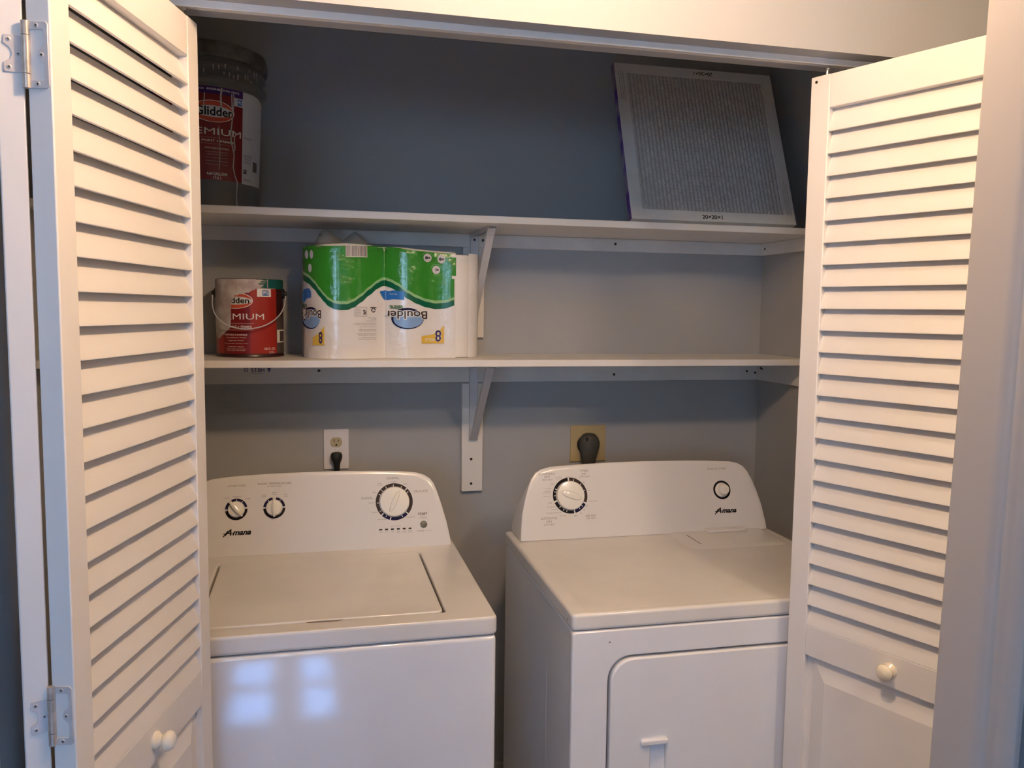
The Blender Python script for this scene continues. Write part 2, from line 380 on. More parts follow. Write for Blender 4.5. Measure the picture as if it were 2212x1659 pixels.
# ------------------------------------------------------------------ bifold doors
LW, SW = 0.354, 0.042; TH = 0.0285; PITCHZ = 0.04303
def leafT(P, d, n):
    P = Vector(P); d = Vector(d).normalized(); n = Vector(n).normalized()
    return lambda x, y, z: tuple(P+d*x+n*y+Vector((0, 0, z)))      # x along leaf from the far stile, y out of the front face
def make_leaf(parent, T, dz, knob=True, pin=True, label=None):
    a, b = -SW, LW+SW; zt, zb = 1.992+dz, 0.02+dz; rt_, rb_ = 1.927+dz, 1.882+dz
    lock_t, lock_b = 0.8925+dz, 0.8295+dz; bot = 0.16+dz
    f = MB()
    f.box(a, 0, -TH, 0, zb, zt, T).box(LW, b, -TH, 0, zb, zt, T)
    leaf = f.build('stiles', M['door'], parent, bevel=0.0018, seg=2)
    if label: leaf['label'] = label
    r = MB()
    r.box(0, LW, -TH+0.001, -0.0006, rt_, zt-0.0005, T).box(0, LW, -TH+0.001, -0.0006, lock_b, lock_t, T).box(0, LW, -TH+0.001, -0.0006, zb, bot, T)
    rails = r.build('rails', M['door'], parent, bevel=0.0015, seg=2)
    s = MB()
    for i in range(24):
        z0 = 1.882+dz-PITCHZ*i
        t = 0.0045
        pts = [(-0.0008, z0), (-0.0008, z0+0.003), (-0.0183, z0+0.0475), (-0.0233, z0+0.0475), (-0.0233, z0+0.0435), (-0.0058, z0)]
        s.prism(pts, 0, LW, lambda y, z, x: T(x, y, z))
    s.build('louvers', M['door'], parent, bevel=0.0006, seg=1)
    # raised lower panel
    m = 0.045; p = MB(); z0, z1 = bot, lock_b
    o = [(0, z0), (LW, z0), (LW, z1), (0, z1)]; i1 = [(0.012, z0+0.012), (LW-0.012, z0+0.012), (LW-0.012, z1-0.004), (0.012, z1-0.004)]
    i2 = [(m, z0+m), (LW-m, z0+m), (LW-m, z1-m), (m, z1-m)]
    vs = [T(x, -0.0125, z) for x, z in o]+[T(x, -0.0125, z) for x, z in i1]+[T(x, -0.003, z) for x, z in i2]+[T(x, -0.0225, z) for x, z in o]
    fs = [(8, 9, 10, 11), (15, 14, 13, 12)]
    for k in range(4):
        j = (k+1) % 4; fs += [(k, j, 4+j, 4+k), (4+k, 4+j, 8+j, 8+k), (k, 12+k, 12+j, j)]
    p.add(vs, fs); p.build('raised_panel', M['door'], parent)
    if knob:
        kx, kz = 0.180, 0.8630+dz
        MB().lathe([(0, 0.0), (0.0135, 0.0), (0.0140, 0.003), (0.0115, 0.0055), (0.0085, 0.0085), (0.0085, 0.0115), (0.0120, 0.0145), (0.0150, 0.0185), (0.0152, 0.0225), (0.0125, 0.0270), (0.007, 0.0295), (0, 0.0302)],
                   lambda x, y, h: T(kx+x, h-0.0006, kz+y), 32).build('door_knob', M['doorknob'], parent, smooth=True)
    if pin:
        pm = MB(); px_ = -0.017
        for (r_, h0, h1) in ((0.0028, zt-0.002, zt+0.024), (0.0062, zt+0.012, zt+0.017), (0.0048, zt, zt+0.002)):
            pm.lathe([(0, h0), (r_, h0), (r_, h1), (0, h1)], lambda x, y, h: T(px_+x, -TH/2+y, h), 16)
        pm.build('guide_pin', M['chrome'], parent, smooth=True)
    return leaf
def make_hinge(parent, Tw, Tn, zc, K):
    """Tw/Tn: (x away from knuckle, out, z) on the two leaf edges; K knuckle axis point"""
    h = MB()
    R_ = 0.0378; x1 = 0.0255
    c = 0.009
    cut = [(0.0035, -0.0285), (0.0185, -0.0285), (0.0205, -0.0265), (0.0205, -0.0115)]
    cut += [(0.0205-0.0075*math.sin(PI*t/8), -0.0085+0.017*(1-math.cos(PI*t/8))/2) for t in range(1, 8)]
    cut += [(0.0205, 0.0115), (0.0205, 0.0265), (0.0185, 0.0285), (0.0035, 0.0285)]
    outer = [(0.0015, -R_), (x1-0.003, -R_), (x1, -R_+0.003), (x1, R_-0.003), (x1-0.003, R_), (0.0015, R_)]
    poly = outer+[(0.0015, 0.0285)]+cut[::-1][0:]+[(0.0015, -0.0285)]
    h.prism(poly, 0.0, 0.0016, lambda x, z, o: Tw(x, o, zc+z))
    hinge = h.build('hinge', M['hinge'], parent, bevel=0.0004, seg=1)
    n = MB(); sm = [(0.001, -0.0205), (0.0185, -0.0215), (0.0205, -0.0195), (0.0205, -0.011)]
    sm += [(0.0205-0.0085*math.sin(PI*t/10), -0.0095*math.cos(PI*t/10)) for t in range(1, 10)]
    sm += [(0.0205, 0.011), (0.0195, 0.0205), (0.010, 0.0215), (0.001, 0.0205)]
    n.prism(sm, 0.0, 0.0016, lambda x, z, o: Tn(x, o, zc+z)); n.build('narrow_leaf', M['hinge'], hinge, bevel=0.0004, seg=1)
    k = MB()
    for a, b in ((-0.0378, -0.0222), (-0.0215, 0.0215), (0.0222, 0.0378)):
        k.lathe([(0, a), (0.0046, a), (0.0046, b), (0, b)], lambda x, y, hh: (K[0]+x, K[1]+y, zc+hh), 20)
    k.build('knuckle', M['hinge_pin'], hinge, smooth=True)
    sc = MB()
    for TT, pts in ((Tw, ((0.0125, -0.033), (0.0125, 0.033), (0.0178, 0.0))), (Tn, ((0.0148, -0.0155), (0.0148, 0.0155), (0.0055, 0.0)))):
        for (sx, sz) in pts:
            s1 = MB(); s1.lathe([(0, 0.0024), (0.0022, 0.0022), (0.0033, 0.0012)], lambda x, y, hh: TT(sx+x, hh, zc+sz+y), 16)
            so = s1.build('screw', M['hinge'], hinge, smooth=True)
            s2 = MB(); s2.box(sx-0.0016, sx+0.0016, 0.0022, 0.0027, zc+sz-0.0004, zc+sz+0.0004, lambda x, y, z: TT(x, y, z))
            s2.box(sx-0.0004, sx+0.0004, 0.0022, 0.0027, zc+sz-0.0016, zc+sz+0.0016, lambda x, y, z: TT(x, y, z))
            sc.v += []
            k0 = len(sc.v); sc.add(s2.v, s2.f)
    sc.build('screw_slots', M['screw'], hinge)
    return hinge

TB, TD = 0.24881, 0.40027
# left pair: leaf nearest the opening
dB = Vector((-math.sin(TB), -math.cos(TB), 0)); nB = Vector((math.cos(TB), -math.sin(TB), 0)); PB = Vector((-1.6354, -1.0101, 0))
d1 = thing('door_1', (-1.75, -1.2, 0.02), 'white louvered bifold door folded open at the left of the closet', 'door', kind='structure')
make_leaf(d1, leafT(PB, dB, nB), 0.0)
aA = math.radians(17.0)
nearA = Vector((-1.7640, -1.3850, 0))          # back corner of the jamb-side leaf at the hinge end
dA = Vector((math.sin(aA)*-1, math.cos(aA), 0)); nA = Vector((-math.cos(aA), -math.sin(aA), 0))
W_ = LW+2*SW
PA = nearA + nA*TH + dA*(W_-SW)                   # front plane, far stile inner edge
make_leaf(d1, leafT(PA, -dA, nA), 0.0, knob=False, pin=False)
edgeB = PB + dB*(LW+SW)                          # front near corner of leaf B
edgeBb = edgeB - nB*TH
K1 = (edgeBb+nearA)/2 + Vector((0.0015, -0.003, 0))
def TwL(x, o, z): p = edgeBb + nB*(x+0.0005) + dB*o; return (p.x, p.y, z)
def TnL(x, o, z): p = nearA + nA*(x+0.0005) - dA*o; return (p.x, p.y, z)
for zc in (1.8096, 1.0122): make_hinge(d1, TwL, TnL, zc, K1)
# right pair
dD = Vector((math.sin(TD), -math.cos(TD), 0)); nD = Vector((-math.cos(TD), -math.sin(TD), 0)); PD = Vector((-0.4644, -1.0242, 0))
d2 = thing('door_2', (-0.35, -1.2, 0.02), 'white louvered bifold door folded open at the right of the closet', 'door', kind='structure')
make_leaf(d2, leafT(PD, dD, nD), -0.0062)
edgeD = PD + dD*(LW+SW); edgeDb = edgeD - nD*TH
nearC = edgeDb + Vector((0.010, -0.002, 0)); aC = math.radians(18.5)
dC = Vector((math.sin(aC), math.cos(aC), 0)); nC = Vector((math.cos(aC), -math.sin(aC), 0))
PC = nearC + nC*TH + dC*(W_-SW)
make_leaf(d2, leafT(PC, -dC, nC), -0.0062, knob=False, pin=False)
K2 = (edgeDb+nearC)/2 + Vector((-0.001, -0.003, 0))
def TwR(x, o, z): p = edgeDb + nD*(x+0.0005) + dD*o; return (p.x, p.y, z)
def TnR(x, o, z): p = nearC + nC*(x+0.0005) - dC*o; return (p.x, p.y, z)
for zc in (1.8034, 1.006): make_hinge(d2, TwR, TnR, zc, K2)
# bolt hole in the far stile of the right leaf
hb = MB(); TT = leafT(PD, dD, nD)
hb.lathe([(0, 0.0006), (0.0028, 0.0006), (0.0032, -0.0005)], lambda x, y, h: TT(-0.030+x, h, 1.981-0.0062+y), 16)
hb.build('screw', M['screw'], d2, smooth=True)

# ------------------------------------------------------------------ shelves, cleats, brackets
ZU, ZL, ST = 1.7689, 1.3889, 0.0188
SU_Y, SL_Y = -0.3318, -0.3178
tag(MB().box(CL+0.002, -0.001, SU_Y, -0.001, ZU-ST, ZU).build('shelf_board', M['shelf'], bevel=0.0015, seg=2), 'upper white shelf board carrying the bucket and the air filter', 'shelf', 'long white shelves across the closet')
tag(MB().box(CL+0.002, -0.001, SL_Y, -0.001, ZL-ST, ZL).build('shelf_board', M['shelf'], bevel=0.0015, seg=2), 'lower white shelf board carrying the paint can and the paper towels', 'shelf', 'long white shelves across the closet')
CT = 0.017
def screws(parent, pts):
    for (x, z) in pts:
        MB().lathe([(0, 0.0014), (0.0030, 0.0012), (0.0042, 0.0)], lambda a, b, h: (x+a, -CT-h, z+b), 14).build('screw', M['screw'], parent, smooth=True)
cu = tag(MB().box(CL+0.002, -0.001, -CT, -0.0005, 1.7102, ZU-ST-0.0005).build('shelf_cleat', M['cleat'], bevel=0.001, seg=1), 'white wooden cleat on the back wall under the upper shelf', 'cleat', 'shelf cleats')
screws(cu, [(-1.4218, 1.7327), (-0.522, 1.7334), (-0.945, 1.7316)])
cl = tag(MB().box(CL+0.002, -0.001, -CT, -0.0005, 1.3031, ZL-ST-0.0005).build('shelf_cleat', M['cleat'], bevel=0.001, seg=1), 'white wooden cleat on the back wall under the lower shelf', 'cleat', 'shelf cleats')
screws(cl, [(-1.4292, 1.3404), (-0.5167, 1.3238), (-0.0519, 1.3315), (-0.0213, 1.3267)])
D = Decal()
D.text('HILLS', -1.600, 1.3435, w=0.036, h=0.014, rot=PI, bold=0.02).arc(-1.6325, 1.344, 0.0045, 0.0062, 0, 360, 20).text('R', -1.6325, 1.344, h=0.006)
D.poly([(-1.575, 1.350), (-1.563, 1.350), (-1.569, 1.3355)]).rect(-1.622, -1.585, 1.3325, 1.3333)
D.build('ink_stamp', M['indigo'], cl, lambda x, y, l: (x, -CT-l, y), label='faint blue ink stamp')
def side_cleat(z0, z1, yf, label, pts):
    o = tag(MB().box(-CT, -0.0005, yf, -CT-0.0005, z0, z1).build('shelf_cleat', M['cleat'], bevel=0.001, seg=1), label, 'cleat', 'shelf cleats')
    for (y, z) in pts:
        MB().lathe([(0, 0.0014), (0.0030, 0.0012), (0.0042, 0.0)], lambda a, b, h: (-CT-h, y+a, z+b), 14).build('screw', M['screw'], o, smooth=True)
side_cleat(1.7102, ZU-ST-0.0005, -0.31, 'white wooden cleat on the right wall under the upper shelf', [(-0.0407, 1.7305)])
side_cleat(1.3031, ZL-ST-0.0005, -0.30, 'white wooden cleat on the right wall under the lower shelf', [(-0.0432, 1.3438), (-0.052, 1.3415)])
ub = tag(MB().box(-1.0056, -0.9402, -CT, -0.0005, 1.4394, 1.7097).build('upright_board', M['cleat'], bevel=0.001, seg=1), 'white upright wooden board behind the towels holding the upper bracket', 'board')
lb = tag(MB().box(-1.0056, -0.9402, -CT, -0.0005, 0.9652, 1.2995).build('upright_board', M['shelf'], bevel=0.001, seg=1), 'white upright wooden board between the washer and dryer holding the lower bracket', 'board')
screws(lb, [(-0.976, 1.0657), (-0.9755, 0.9892)])
def bracket(zt, label):
    X0, X1 = -0.984, -0.958; xc = (X0+X1)/2
    b = thing('shelf_bracket', (xc, -CT, zt), label, 'bracket', 'white folding shelf brackets')
    MB().box(X0, X1, -CT-0.0022, -CT-0.0002, zt-0.245, zt-0.001).box(X0, X0+0.002, -CT-0.008, -CT-0.0002, zt-0.245, zt-0.001).box(X1-0.002, X1, -CT-0.008, -CT-0.0002, zt-0.245, zt-0.001).build('wall_strip', M['metal'], b, bevel=0.0006, seg=1)
    MB().box(X0, X1, -0.285, -CT-0.003, zt-0.0028, zt-0.0006).box(X0, X0+0.002, -0.285, -CT-0.003, zt-0.009, zt-0.0006).box(X1-0.002, X1, -0.285, -CT-0.003, zt-0.009, zt-0.0006).build('shelf_arm', M['metal'], b, bevel=0.0006, seg=1)
    A = Vector((xc, -0.262, zt-0.006)); B = Vector((xc, -CT-0.010, zt-0.238)); d = (B-A).normalized(); n = Vector((0, d.z, -d.y))
    if n.y > 0: n = -n
    L = (B-A).length
    def T(x, s, h): p = A+Vector((x, 0, 0))+d*s+n*h; return tuple(p)
    m = MB()
    m.prism([(-0.0105, -0.004), (0.0105, -0.004), (0.0108, 0.01), (0.0095, L*0.7), (0.0098, L), (-0.0098, L), (-0.0095, L*0.7), (-0.0108, 0.01)], 0.004, 0.006, T)
    m.box(-0.0105, -0.0085, 0, L, -0.006, 0.006, T).box(0.0085, 0.0105, 0, L, -0.006, 0.006, T)
    m.build('diagonal_brace', M['metal'], b, bevel=0.0008, seg=2)
    MB().lathe([(0, 0.0014), (0.0022, 0.0012), (0.0030, 0)], lambda x, y, h: T(x, 0.02+y, 0.006+h), 14).build('rivet', M['metal'], b, smooth=True)
    MB().lathe([(0, 0.0012), (0.0030, 0.0010), (0.0040, 0)], lambda x, y, h: (xc+x, -CT-0.0022-h, zt-0.018+y), 14).build('screw', M['screw'], b, smooth=True)
bracket(ZU-ST, 'white steel shelf bracket propping the middle of the upper shelf')
bracket(ZL-ST, 'white steel shelf bracket propping the middle of the lower shelf')

# painted-over patch on the wall
pa = MB(); c0 = Vector((-1.676, 0, 1.2695)); ra = math.radians(-24); ux, uz = Vector((math.cos(ra), 0, math.sin(ra))), Vector((-math.sin(ra), 0, math.cos(ra)))
pa.prism(rrect(-0.0205, 0.0205, -0.0205, 0.0205, 0.004), 0.0005, 0.0045, lambda x, y, h: tuple(c0+ux*x+uz*y+Vector((0, -h-0.002*max(0, -y/0.02), 0))))
tag(pa.build('wall_patch', M['closet'], bevel=0.001), 'small square painted-over pad stuck on the back wall under the lower shelf', 'patch')

# ------------------------------------------------------------------ outlets and plugs
ox, oz, ow, oh = -1.4177, 1.0457, 0.0734, 0.1199
w = thing('wall_outlet', (ox+ow/2, 0, oz), 'white duplex outlet plate on the wall behind the washer', 'outlet')
MB().prism(rrect(ox, ox+ow, oz, oz+oh, 0.003), 0.0005, 0.006, lambda x, z, h: (x, -h, z)).build('cover_plate', M['outlet_plate'], w, bevel=0.0018)
for cz in (1.127, 1.0835):
    cx_ = ox+ow/2; pts = []
    for k in range(40):
        a = 2*PI*k/40; pts.append((cx_+0.0172*math.cos(a), cz+max(-0.0142, min(0.0142, 0.0172*math.sin(a)))))
    rec = MB().prism(pts, 0.004, 0.0078, lambda x, z, h: (x, -h, z)).build('receptacle', M['ivory'], w, bevel=0.0008, seg=2)
    s = MB(); s.box(cx_-0.0072, cx_-0.0052, -0.0081, -0.0076, cz-0.0005, cz+0.0085).box(cx_+0.0052, cx_+0.0070, -0.0081, -0.0076, cz+0.0005, cz+0.0075)
    s.lathe([(0, 0.0003), (0.0028, 0.0003), (0.0028, 0)], lambda x, y, h: (cx_+x, -0.0078-h, cz-0.008+y), 14); s.build('slots', M['darkgap'], rec)
MB().lathe([(0, 0.0012), (0.0025, 0.001), (0.0034, 0)], lambda x, y, h: (ox+ow/2+x, -0.006-h, 1.1050+y), 14).build('screw', M['outlet_plate'], w, smooth=True)
pl = thing('power_plug', (-1.381, -0.01, 1.08), 'black washer power plug and cord in the lower socket of the white outlet', 'plug')
b = MB()
def secs(b, rows, n=20):
    """rows: (cx, cy, cz, rx, ry) horizontal sections"""
    k = len(b.v); vs = []
    for (x, y, z, rx, ry) in rows:
        for i in range(n): a = 2*PI*i/n; vs.append((x+rx*math.cos(a), y+ry*math.sin(a), z))
    fs = [(i*n+j, i*n+(j+1) % n, (i+1)*n+(j+1) % n, (i+1)*n+j) for i in range(len(rows)-1) for j in range(n)]
    fs += [tuple(range(n)), tuple(range((len(rows)-1)*n, len(rows)*n))]
    b.add(vs, fs); return b
secs(b, [(-1.381, -0.020, 1.0995, 0.008, 0.006), (-1.381, -0.021, 1.097, 0.0145, 0.012), (-1.381, -0.022, 1.088, 0.0172, 0.013), (-1.381, -0.022, 1.078, 0.0155, 0.013), (-1.3805, -0.021, 1.068, 0.0110, 0.011), (-1.380, -0.020, 1.056, 0.0090, 0.009), (-1.380, -0.020, 1.046, 0.0080, 0.008), (-1.380, -0.020, 1.030, 0.0065, 0.0065)])
b.build('plug_body', M['rubber'], pl, smooth=True)
MB().tube([(-1.380, -0.020, 1.035), (-1.379, -0.021, 1.0), (-1.376, -0.03, 0.9), (-1.36, -0.05, 0.7), (-1.33, -0.06, 0.45), (-1.33, -0.08, 0.2)], 0.0042).build('cord', M['rubber'], pl, smooth=True)
dx, dz_, dw, dh = -0.6537, 1.0449, 0.1172, 0.1161
w2 = thing('dryer_outlet', (dx+dw/2, 0, dz_), 'square almond outlet plate on the wall behind the dryer', 'outlet')
MB().prism(rrect(dx, dx+dw, dz_, dz_+dh, 0.002), 0.0005, 0.0055, lambda x, z, h: (x, -h, z)).build('cover_plate', M['almond'], w2, bevel=0.0015)
MB().lathe([(0, 0.012), (0.029, 0.012), (0.031, 0.009), (0.031, 0.004)], lambda x, y, h: (-0.6015+x, -h, 1.100+y), 32).build('receptacle', M['rubber'], w2, smooth=True)
for (sx, sz) in ((dx+0.012, dz_+dh-0.012), (dx+dw-0.012, dz_+dh-0.012)):
    MB().lathe([(0, 0.0012), (0.0022, 0.001), (0.003, 0)], lambda x, y, h: (sx+x, -0.0055-h, sz+y), 12).build('screw', M['almond'], w2, smooth=True)
p2 = thing('dryer_plug', (-0.60, -0.03, 1.10), 'dark grey round dryer plug and thick cord in the almond outlet', 'plug')
b = MB()
secs(b, [(-0.600, -0.026, 1.1385, 0.010, 0.008), (-0.600, -0.028, 1.1355, 0.020, 0.015), (-0.600, -0.030, 1.126, 0.029, 0.019), (-0.599, -0.031, 1.110, 0.0335, 0.020), (-0.599, -0.031, 1.095, 0.0325, 0.020), (-0.600, -0.031, 1.080, 0.0285, 0.019), (-0.601, -0.031, 1.066, 0.0250, 0.018), (-0.601, -0.031, 1.052, 0.0225, 0.016), (-0.601, -0.030, 1.040, 0.0200, 0.014)], 28)
b.build('plug_body', M['greyplug'], p2, bevel=0, smooth=True)
MB().lathe([(0, 0.0), (0.0052, 0.0), (0.0056, -0.003)], lambda x, y, h: (-0.614+x*0.9, -0.0505-h*0.2, 1.1235+y*1.2), 14).build('molded_recess', M['rubber'], p2, smooth=True)
MB().tube([(-0.601, -0.030, 1.045), (-0.601, -0.032, 1.0), (-0.60, -0.05, 0.88), (-0.58, -0.10, 0.6), (-0.56, -0.12, 0.2)], 0.010).build('cord', M['greyplug'], p2, smooth=True)

# ------------------------------------------------------------------ appliances
LN = math.radians(18.0)
def panelF(o, ca, sa):
    """plane of a leaning console face: (s along, t up the slope, lift off the face)"""
    ex = Vector((ca, sa, 0)); ey = Vector((-sa, ca, 0)); et = ey*math.sin(LN)+Vector((0, 0, math.cos(LN))); n = ex.cross(et); o = Vector(o)
    return lambda s, t, l=0.0: tuple(o+ex*s+et*t+n*l)
def console_mesh(F, half, base_t, back_y, xc, ca, sa):
    """half: list of (half width, t) from bottom to top centre"""
    pts = [(h, t) for h, t in half]; out = [(xc+h, t) for h, t in pts]+[(xc-h, t) for h, t in pts[::-1] if h > 1e-6]
    n = len(out); b = MB()
    def back(s, t):
        p = Vector(F(s, t)); ex = Vector((ca, sa, 0)); ey = Vector((-sa, ca, 0))
        q = Vector(F(s, 0)); off = (p-q).dot(ey); return p+ey*(back_y-off)
    tm = max(t for _, t in out)
    rows = []
    for k, (lift, ins) in enumerate(((0.0, 0.012), (0.0, 0.0034), (-0.0014, 0.0010), (-0.0045, 0.0))):
        row = []
        for s, t in out:
            sc = 1-ins/0.35; row.append(F(xc+(s-xc)*sc, min(t, tm) - (ins if t > 0.02 else 0)*(1 if t > 0.15 else 0.3), lift))
        rows.append(row)
    rows.append([tuple(Vector(back(s, t))-Vector((0, 0, 0.27*max(0, t)))) for s, t in out])
    vs = [p for r in rows for p in r]
    fs = [tuple(range(n)), tuple(range(5*n-1, 4*n-1, -1))]
    for r in range(4):
        for i in range(n): j = (i+1) % n; fs.append((r*n+i, r*n+j, (r+1)*n+j, (r+1)*n+i))
    b.add(vs, fs); return b
def dense(half, k=3):
    o = []
    for (a, b) in zip(half, half[1:]):
        o += [(a[0]+(b[0]-a[0])*i/k, a[1]+(b[1]-a[1])*i/k) for i in range(k)]
    return o+[half[-1]]
def knobmesh(parent, F, cx, cy, r, ang, H=0.018, ridge=0.8, name='dial_knob', rw=0.2):
    b = MB()
    b.lathe([(r, 0.0), (r, 0.004), (r*0.985, 0.008), (r*0.95, 0.0100), (r*0.6, 0.0112), (0.0001, 0.0118)], lambda x, y, h: F(cx+x, cy+y, h), 40)
    ca, sa = math.cos(ang), math.sin(ang)      # ang clockwise from up
    L = r*ridge; rows = []
    m = 16
    for i in range(m+1):
        u = -1+2*i/m; wv = rw*r*math.sqrt(max(0.0, 1-u*u))+0.0004; hh = 0.010+(H-0.010)*(1-u**4*0.8)
        rows.append((u*L, wv, hh))
    vs = []
    for (yy, wv, hh) in rows:
        for (xx, h) in ((-wv, 0.009), (-wv*0.75, hh-0.001), (-wv*0.3, hh), (wv*0.3, hh), (wv*0.75, hh-0.001), (wv, 0.009)):
            vs.append(F(cx+xx*ca+yy*sa, cy-xx*sa+yy*ca, h))
    fs = [(i*6+j, i*6+j+1, (i+1)*6+j+1, (i+1)*6+j) for i in range(m) for j in range(5)]
    b.add(vs, fs)
    return b.build(name, M['knob'], parent, smooth=True, recalc=True)
def logo(D, cx, cy, w):
    D.text('mana', cx+w*0.17, cy-w*0.005, w=w*0.68, h=w*0.155, bold=0.04, shear=0.35)
    D.text('A', cx-w*0.335, cy+w*0.035, w=w*0.27, h=w*0.235, bold=0.03, shear=0.45)
    D.poly([(cx-w*0.50, cy-w*0.03), (cx-w*0.10, cy-w*0.005), (cx-w*0.10, cy+w*0.022), (cx-w*0.49, cy+0.0)])
    D.poly([(cx-w*0.52, cy-w*0.13), (cx-w*0.47, cy-w*0.13), (cx-w*0.30, cy+w*0.10), (cx-w*0.34, cy+w*0.10)])

# ---- washer
WX, WY, WZ, WW, WD, WCD = -1.0875, -0.9121, 0.9102, 0.699, 0.686, 0.1638
ws = thing('washing_machine', (WX-WW/2, WY+WD/2, 0), 'white top-loading washing machine on the left with three dials', 'washing machine')
X0, X1, Y0, Y1 = WX-WW, WX, WY, WY+WD
lip = 0.0371
MB().box(X0+0.002, X1-0.002, Y0+0.001, Y1-0.001, 0.03, WZ-lip-0.0025).build('cabinet', M['enamel'], ws, bevel=0.009, seg=5)
MB().box(X0+0.008, X1-0.008, Y0+0.008, Y1-0.008, WZ-lip-0.006, WZ-lip+0.003).build('seam', M['darkgap'], ws)
for fx in (X0+0.05, X1-0.05):
    for fy in (Y0+0.05, Y1-0.05): MB().lathe([(0, 0), (0.02, 0), (0.02, 0.035), (0, 0.035)], lambda x, y, h: (fx+x, fy+y, h), 20).build('leveling_foot', M['rubber'], ws, smooth=True)
lx0, lx1, ly0, ly1 = WX-0.5745, WX-0.1035, WY+0.046, WY+0.4685
top = MB().ring(rrect(X0, X1, Y0, Y1, 0.012, 6), rrect(lx0-0.0055, lx1+0.0055, ly0-0.0012, ly1+0.0015, 0.012, 6), WZ-lip, WZ, ID)
top.build('top_panel', M['enamel_top'], ws, bevel=0.0065, seg=5)
MB().box(lx0-0.02, lx1+0.02, ly0-0.02, ly1+0.02, WZ-0.030, WZ-0.024).build('lid_well', M['darkgap'], ws)
lid = MB().prism(rrect(lx0, lx1, ly0, ly1, 0.014, 6), WZ-0.02, WZ+0.0022, ID).build('lid', M['enamel_top'], ws, bevel=0.003, seg=4)
MB().add([(lx0+0.20, ly0-0.001, WZ+0.0006), (lx0+0.275, ly0-0.001, WZ+0.0006), (lx0+0.262, ly0-0.009, WZ+0.0005), (lx0+0.205, ly0-0.008, WZ+0.0005)], [(0, 1, 2, 3)]).build('finger_notch', M['greyink'], ws)
WF = panelF((WX, WY+WD-WCD, WZ), 1.0, 0.0003)
whalf = [(0.3400, 0.0), (0.3385, 0.02), (0.331, 0.06), (0.320, 0.104), (0.309, 0.140), (0.301, 0.162), (0.291, 0.176), (0.275, 0.1865), (0.255, 0.193), (0.21, 0.1978), (0.135, 0.2013), (0.06, 0.2028), (0.0, 0.2032)]
console_mesh(WF, dense(whalf), 0, 0.150, -0.3495, 1.0, 0.0).build('console', M['plastic'], ws, bevel=0.0015, seg=2, angle=50)
INK = [M['black'], M['brownink'], M['navy'], M['white_ink']]
D = Decal()
cx_, cy_ = -0.1545, 0.1170
for a0, a1, mi in ((-45, 43, 1), (47, 131, 1), (135, 192, 2), (196, 223, 2), (227, 313, 1)):
    D.arc(cx_, cy_, 0.0395, 0.0480, a0, a1, 28, mi)
for a in (-28, -2, 27, 56, 153, 211, 238, 268, 298):
    r_ = math.radians(a); tx, ty = math.sin(r_), math.cos(r_)
    D.poly([(cx_+tx*q+ty*e, cy_+ty*q-tx*e) for q, e in ((0.0398, -0.0009), (0.0450, -0.0009), (0.0450, 0.0009), (0.0398, 0.0009))], 3, 0.0002)
D.build('dial_ring', INK, ws, WF)
k1, k2, kt = -0.5467, -0.4555, 0.1145
for kx, gaps in ((k1, [(-88, -47), (-28, 78), (88, 262)]), (k2, [(-84, -10), (10, 84), (92, 268)])):
    D = Decal()
    for i, (a0, a1) in enumerate(gaps): D.arc(kx, kt, 0.0205, 0.0268, a0, a1, 24, 0 if i == 2 else 2)
    for a in ((2, 38) if kx == k1 else (-38, 38)):
        r_ = math.radians(a); tx, ty = math.sin(r_), math.cos(r_)
        D.poly([(kx+tx*q+ty*e, kt+ty*q-tx*e) for q, e in ((0.0208, -0.0008), (0.0245, -0.0008), (0.0245, 0.0008), (0.0208, 0.0008))], 3, 0.0002)
    D.build('dial_ring', INK, ws, WF)
def wb(name):
    global D
    D.build(name, M['greyink'], ws, WF); D = Decal()
D = Decal()
D.text('LOAD SIZE', -0.5462, 0.1733, w=0.0415, h=0.0052); T1 = D; D = Decal()
D.text('WASH TEMPERATURE', -0.4555, 0.1758, w=0.083, h=0.0058).text('all cold rinses', -0.4555, 0.1692, w=0.034, h=0.0036)
T2 = D; D = T1
D.text('small', -0.571, 0.1440, w=0.013, h=0.0032).text('medium', -0.5455, 0.1465, w=0.020, h=0.0034).text('large', -0.5185, 0.1400, w=0.012, h=0.0038)
wb('dial_printing'); D = T2
for t, x, y, wd in (('cold', -0.4815, 0.1480, 0.010), ('cold', -0.4815, 0.1435, 0.010), ('warm', -0.4555, 0.1525, 0.012), ('cold', -0.4555, 0.1482, 0.010), ('hot', -0.428, 0.147, 0.008), ('cold', -0.428, 0.1425, 0.010)): D.text(t, x, y, w=wd, h=0.0030)
wb('dial_printing')
D.text('NORMAL', -0.1561, 0.1785, w=0.033, h=0.0062).text('regular', -0.1545, 0.1690, w=0.016, h=0.0030).text('DELICATE', -0.0845, 0.1420, w=0.037, h=0.0062).text('CASUAL', -0.2245, 0.1295, w=0.030, h=0.0062)
D.text('bulky', -0.190, 0.1660, w=0.012, h=0.0030).text('items', -0.190, 0.1620, w=0.012, h=0.0026).text('light', -0.124, 0.1620, w=0.010, h=0.0036)
D.text('light', -0.205, 0.1430, w=0.010, h=0.0036).text('regular', -0.213, 0.1165, w=0.016, h=0.0034).text('heavy', -0.206, 0.0920, w=0.014, h=0.0036).text('drain & spin', -0.187, 0.0725, w=0.022, h=0.0032).text('rinse & spin', -0.114, 0.0755, w=0.022, h=0.0032)
wb('dial_printing')
D.text('cycle status', -0.153, 0.0540, w=0.027, h=0.0036)
for i, t in enumerate(('fill', 'wash', 'rinse', 'final', 'cycle', 'lid')): D.text(t, -0.1915+i*0.0151, 0.0408, w=0.0075, h=0.0024)
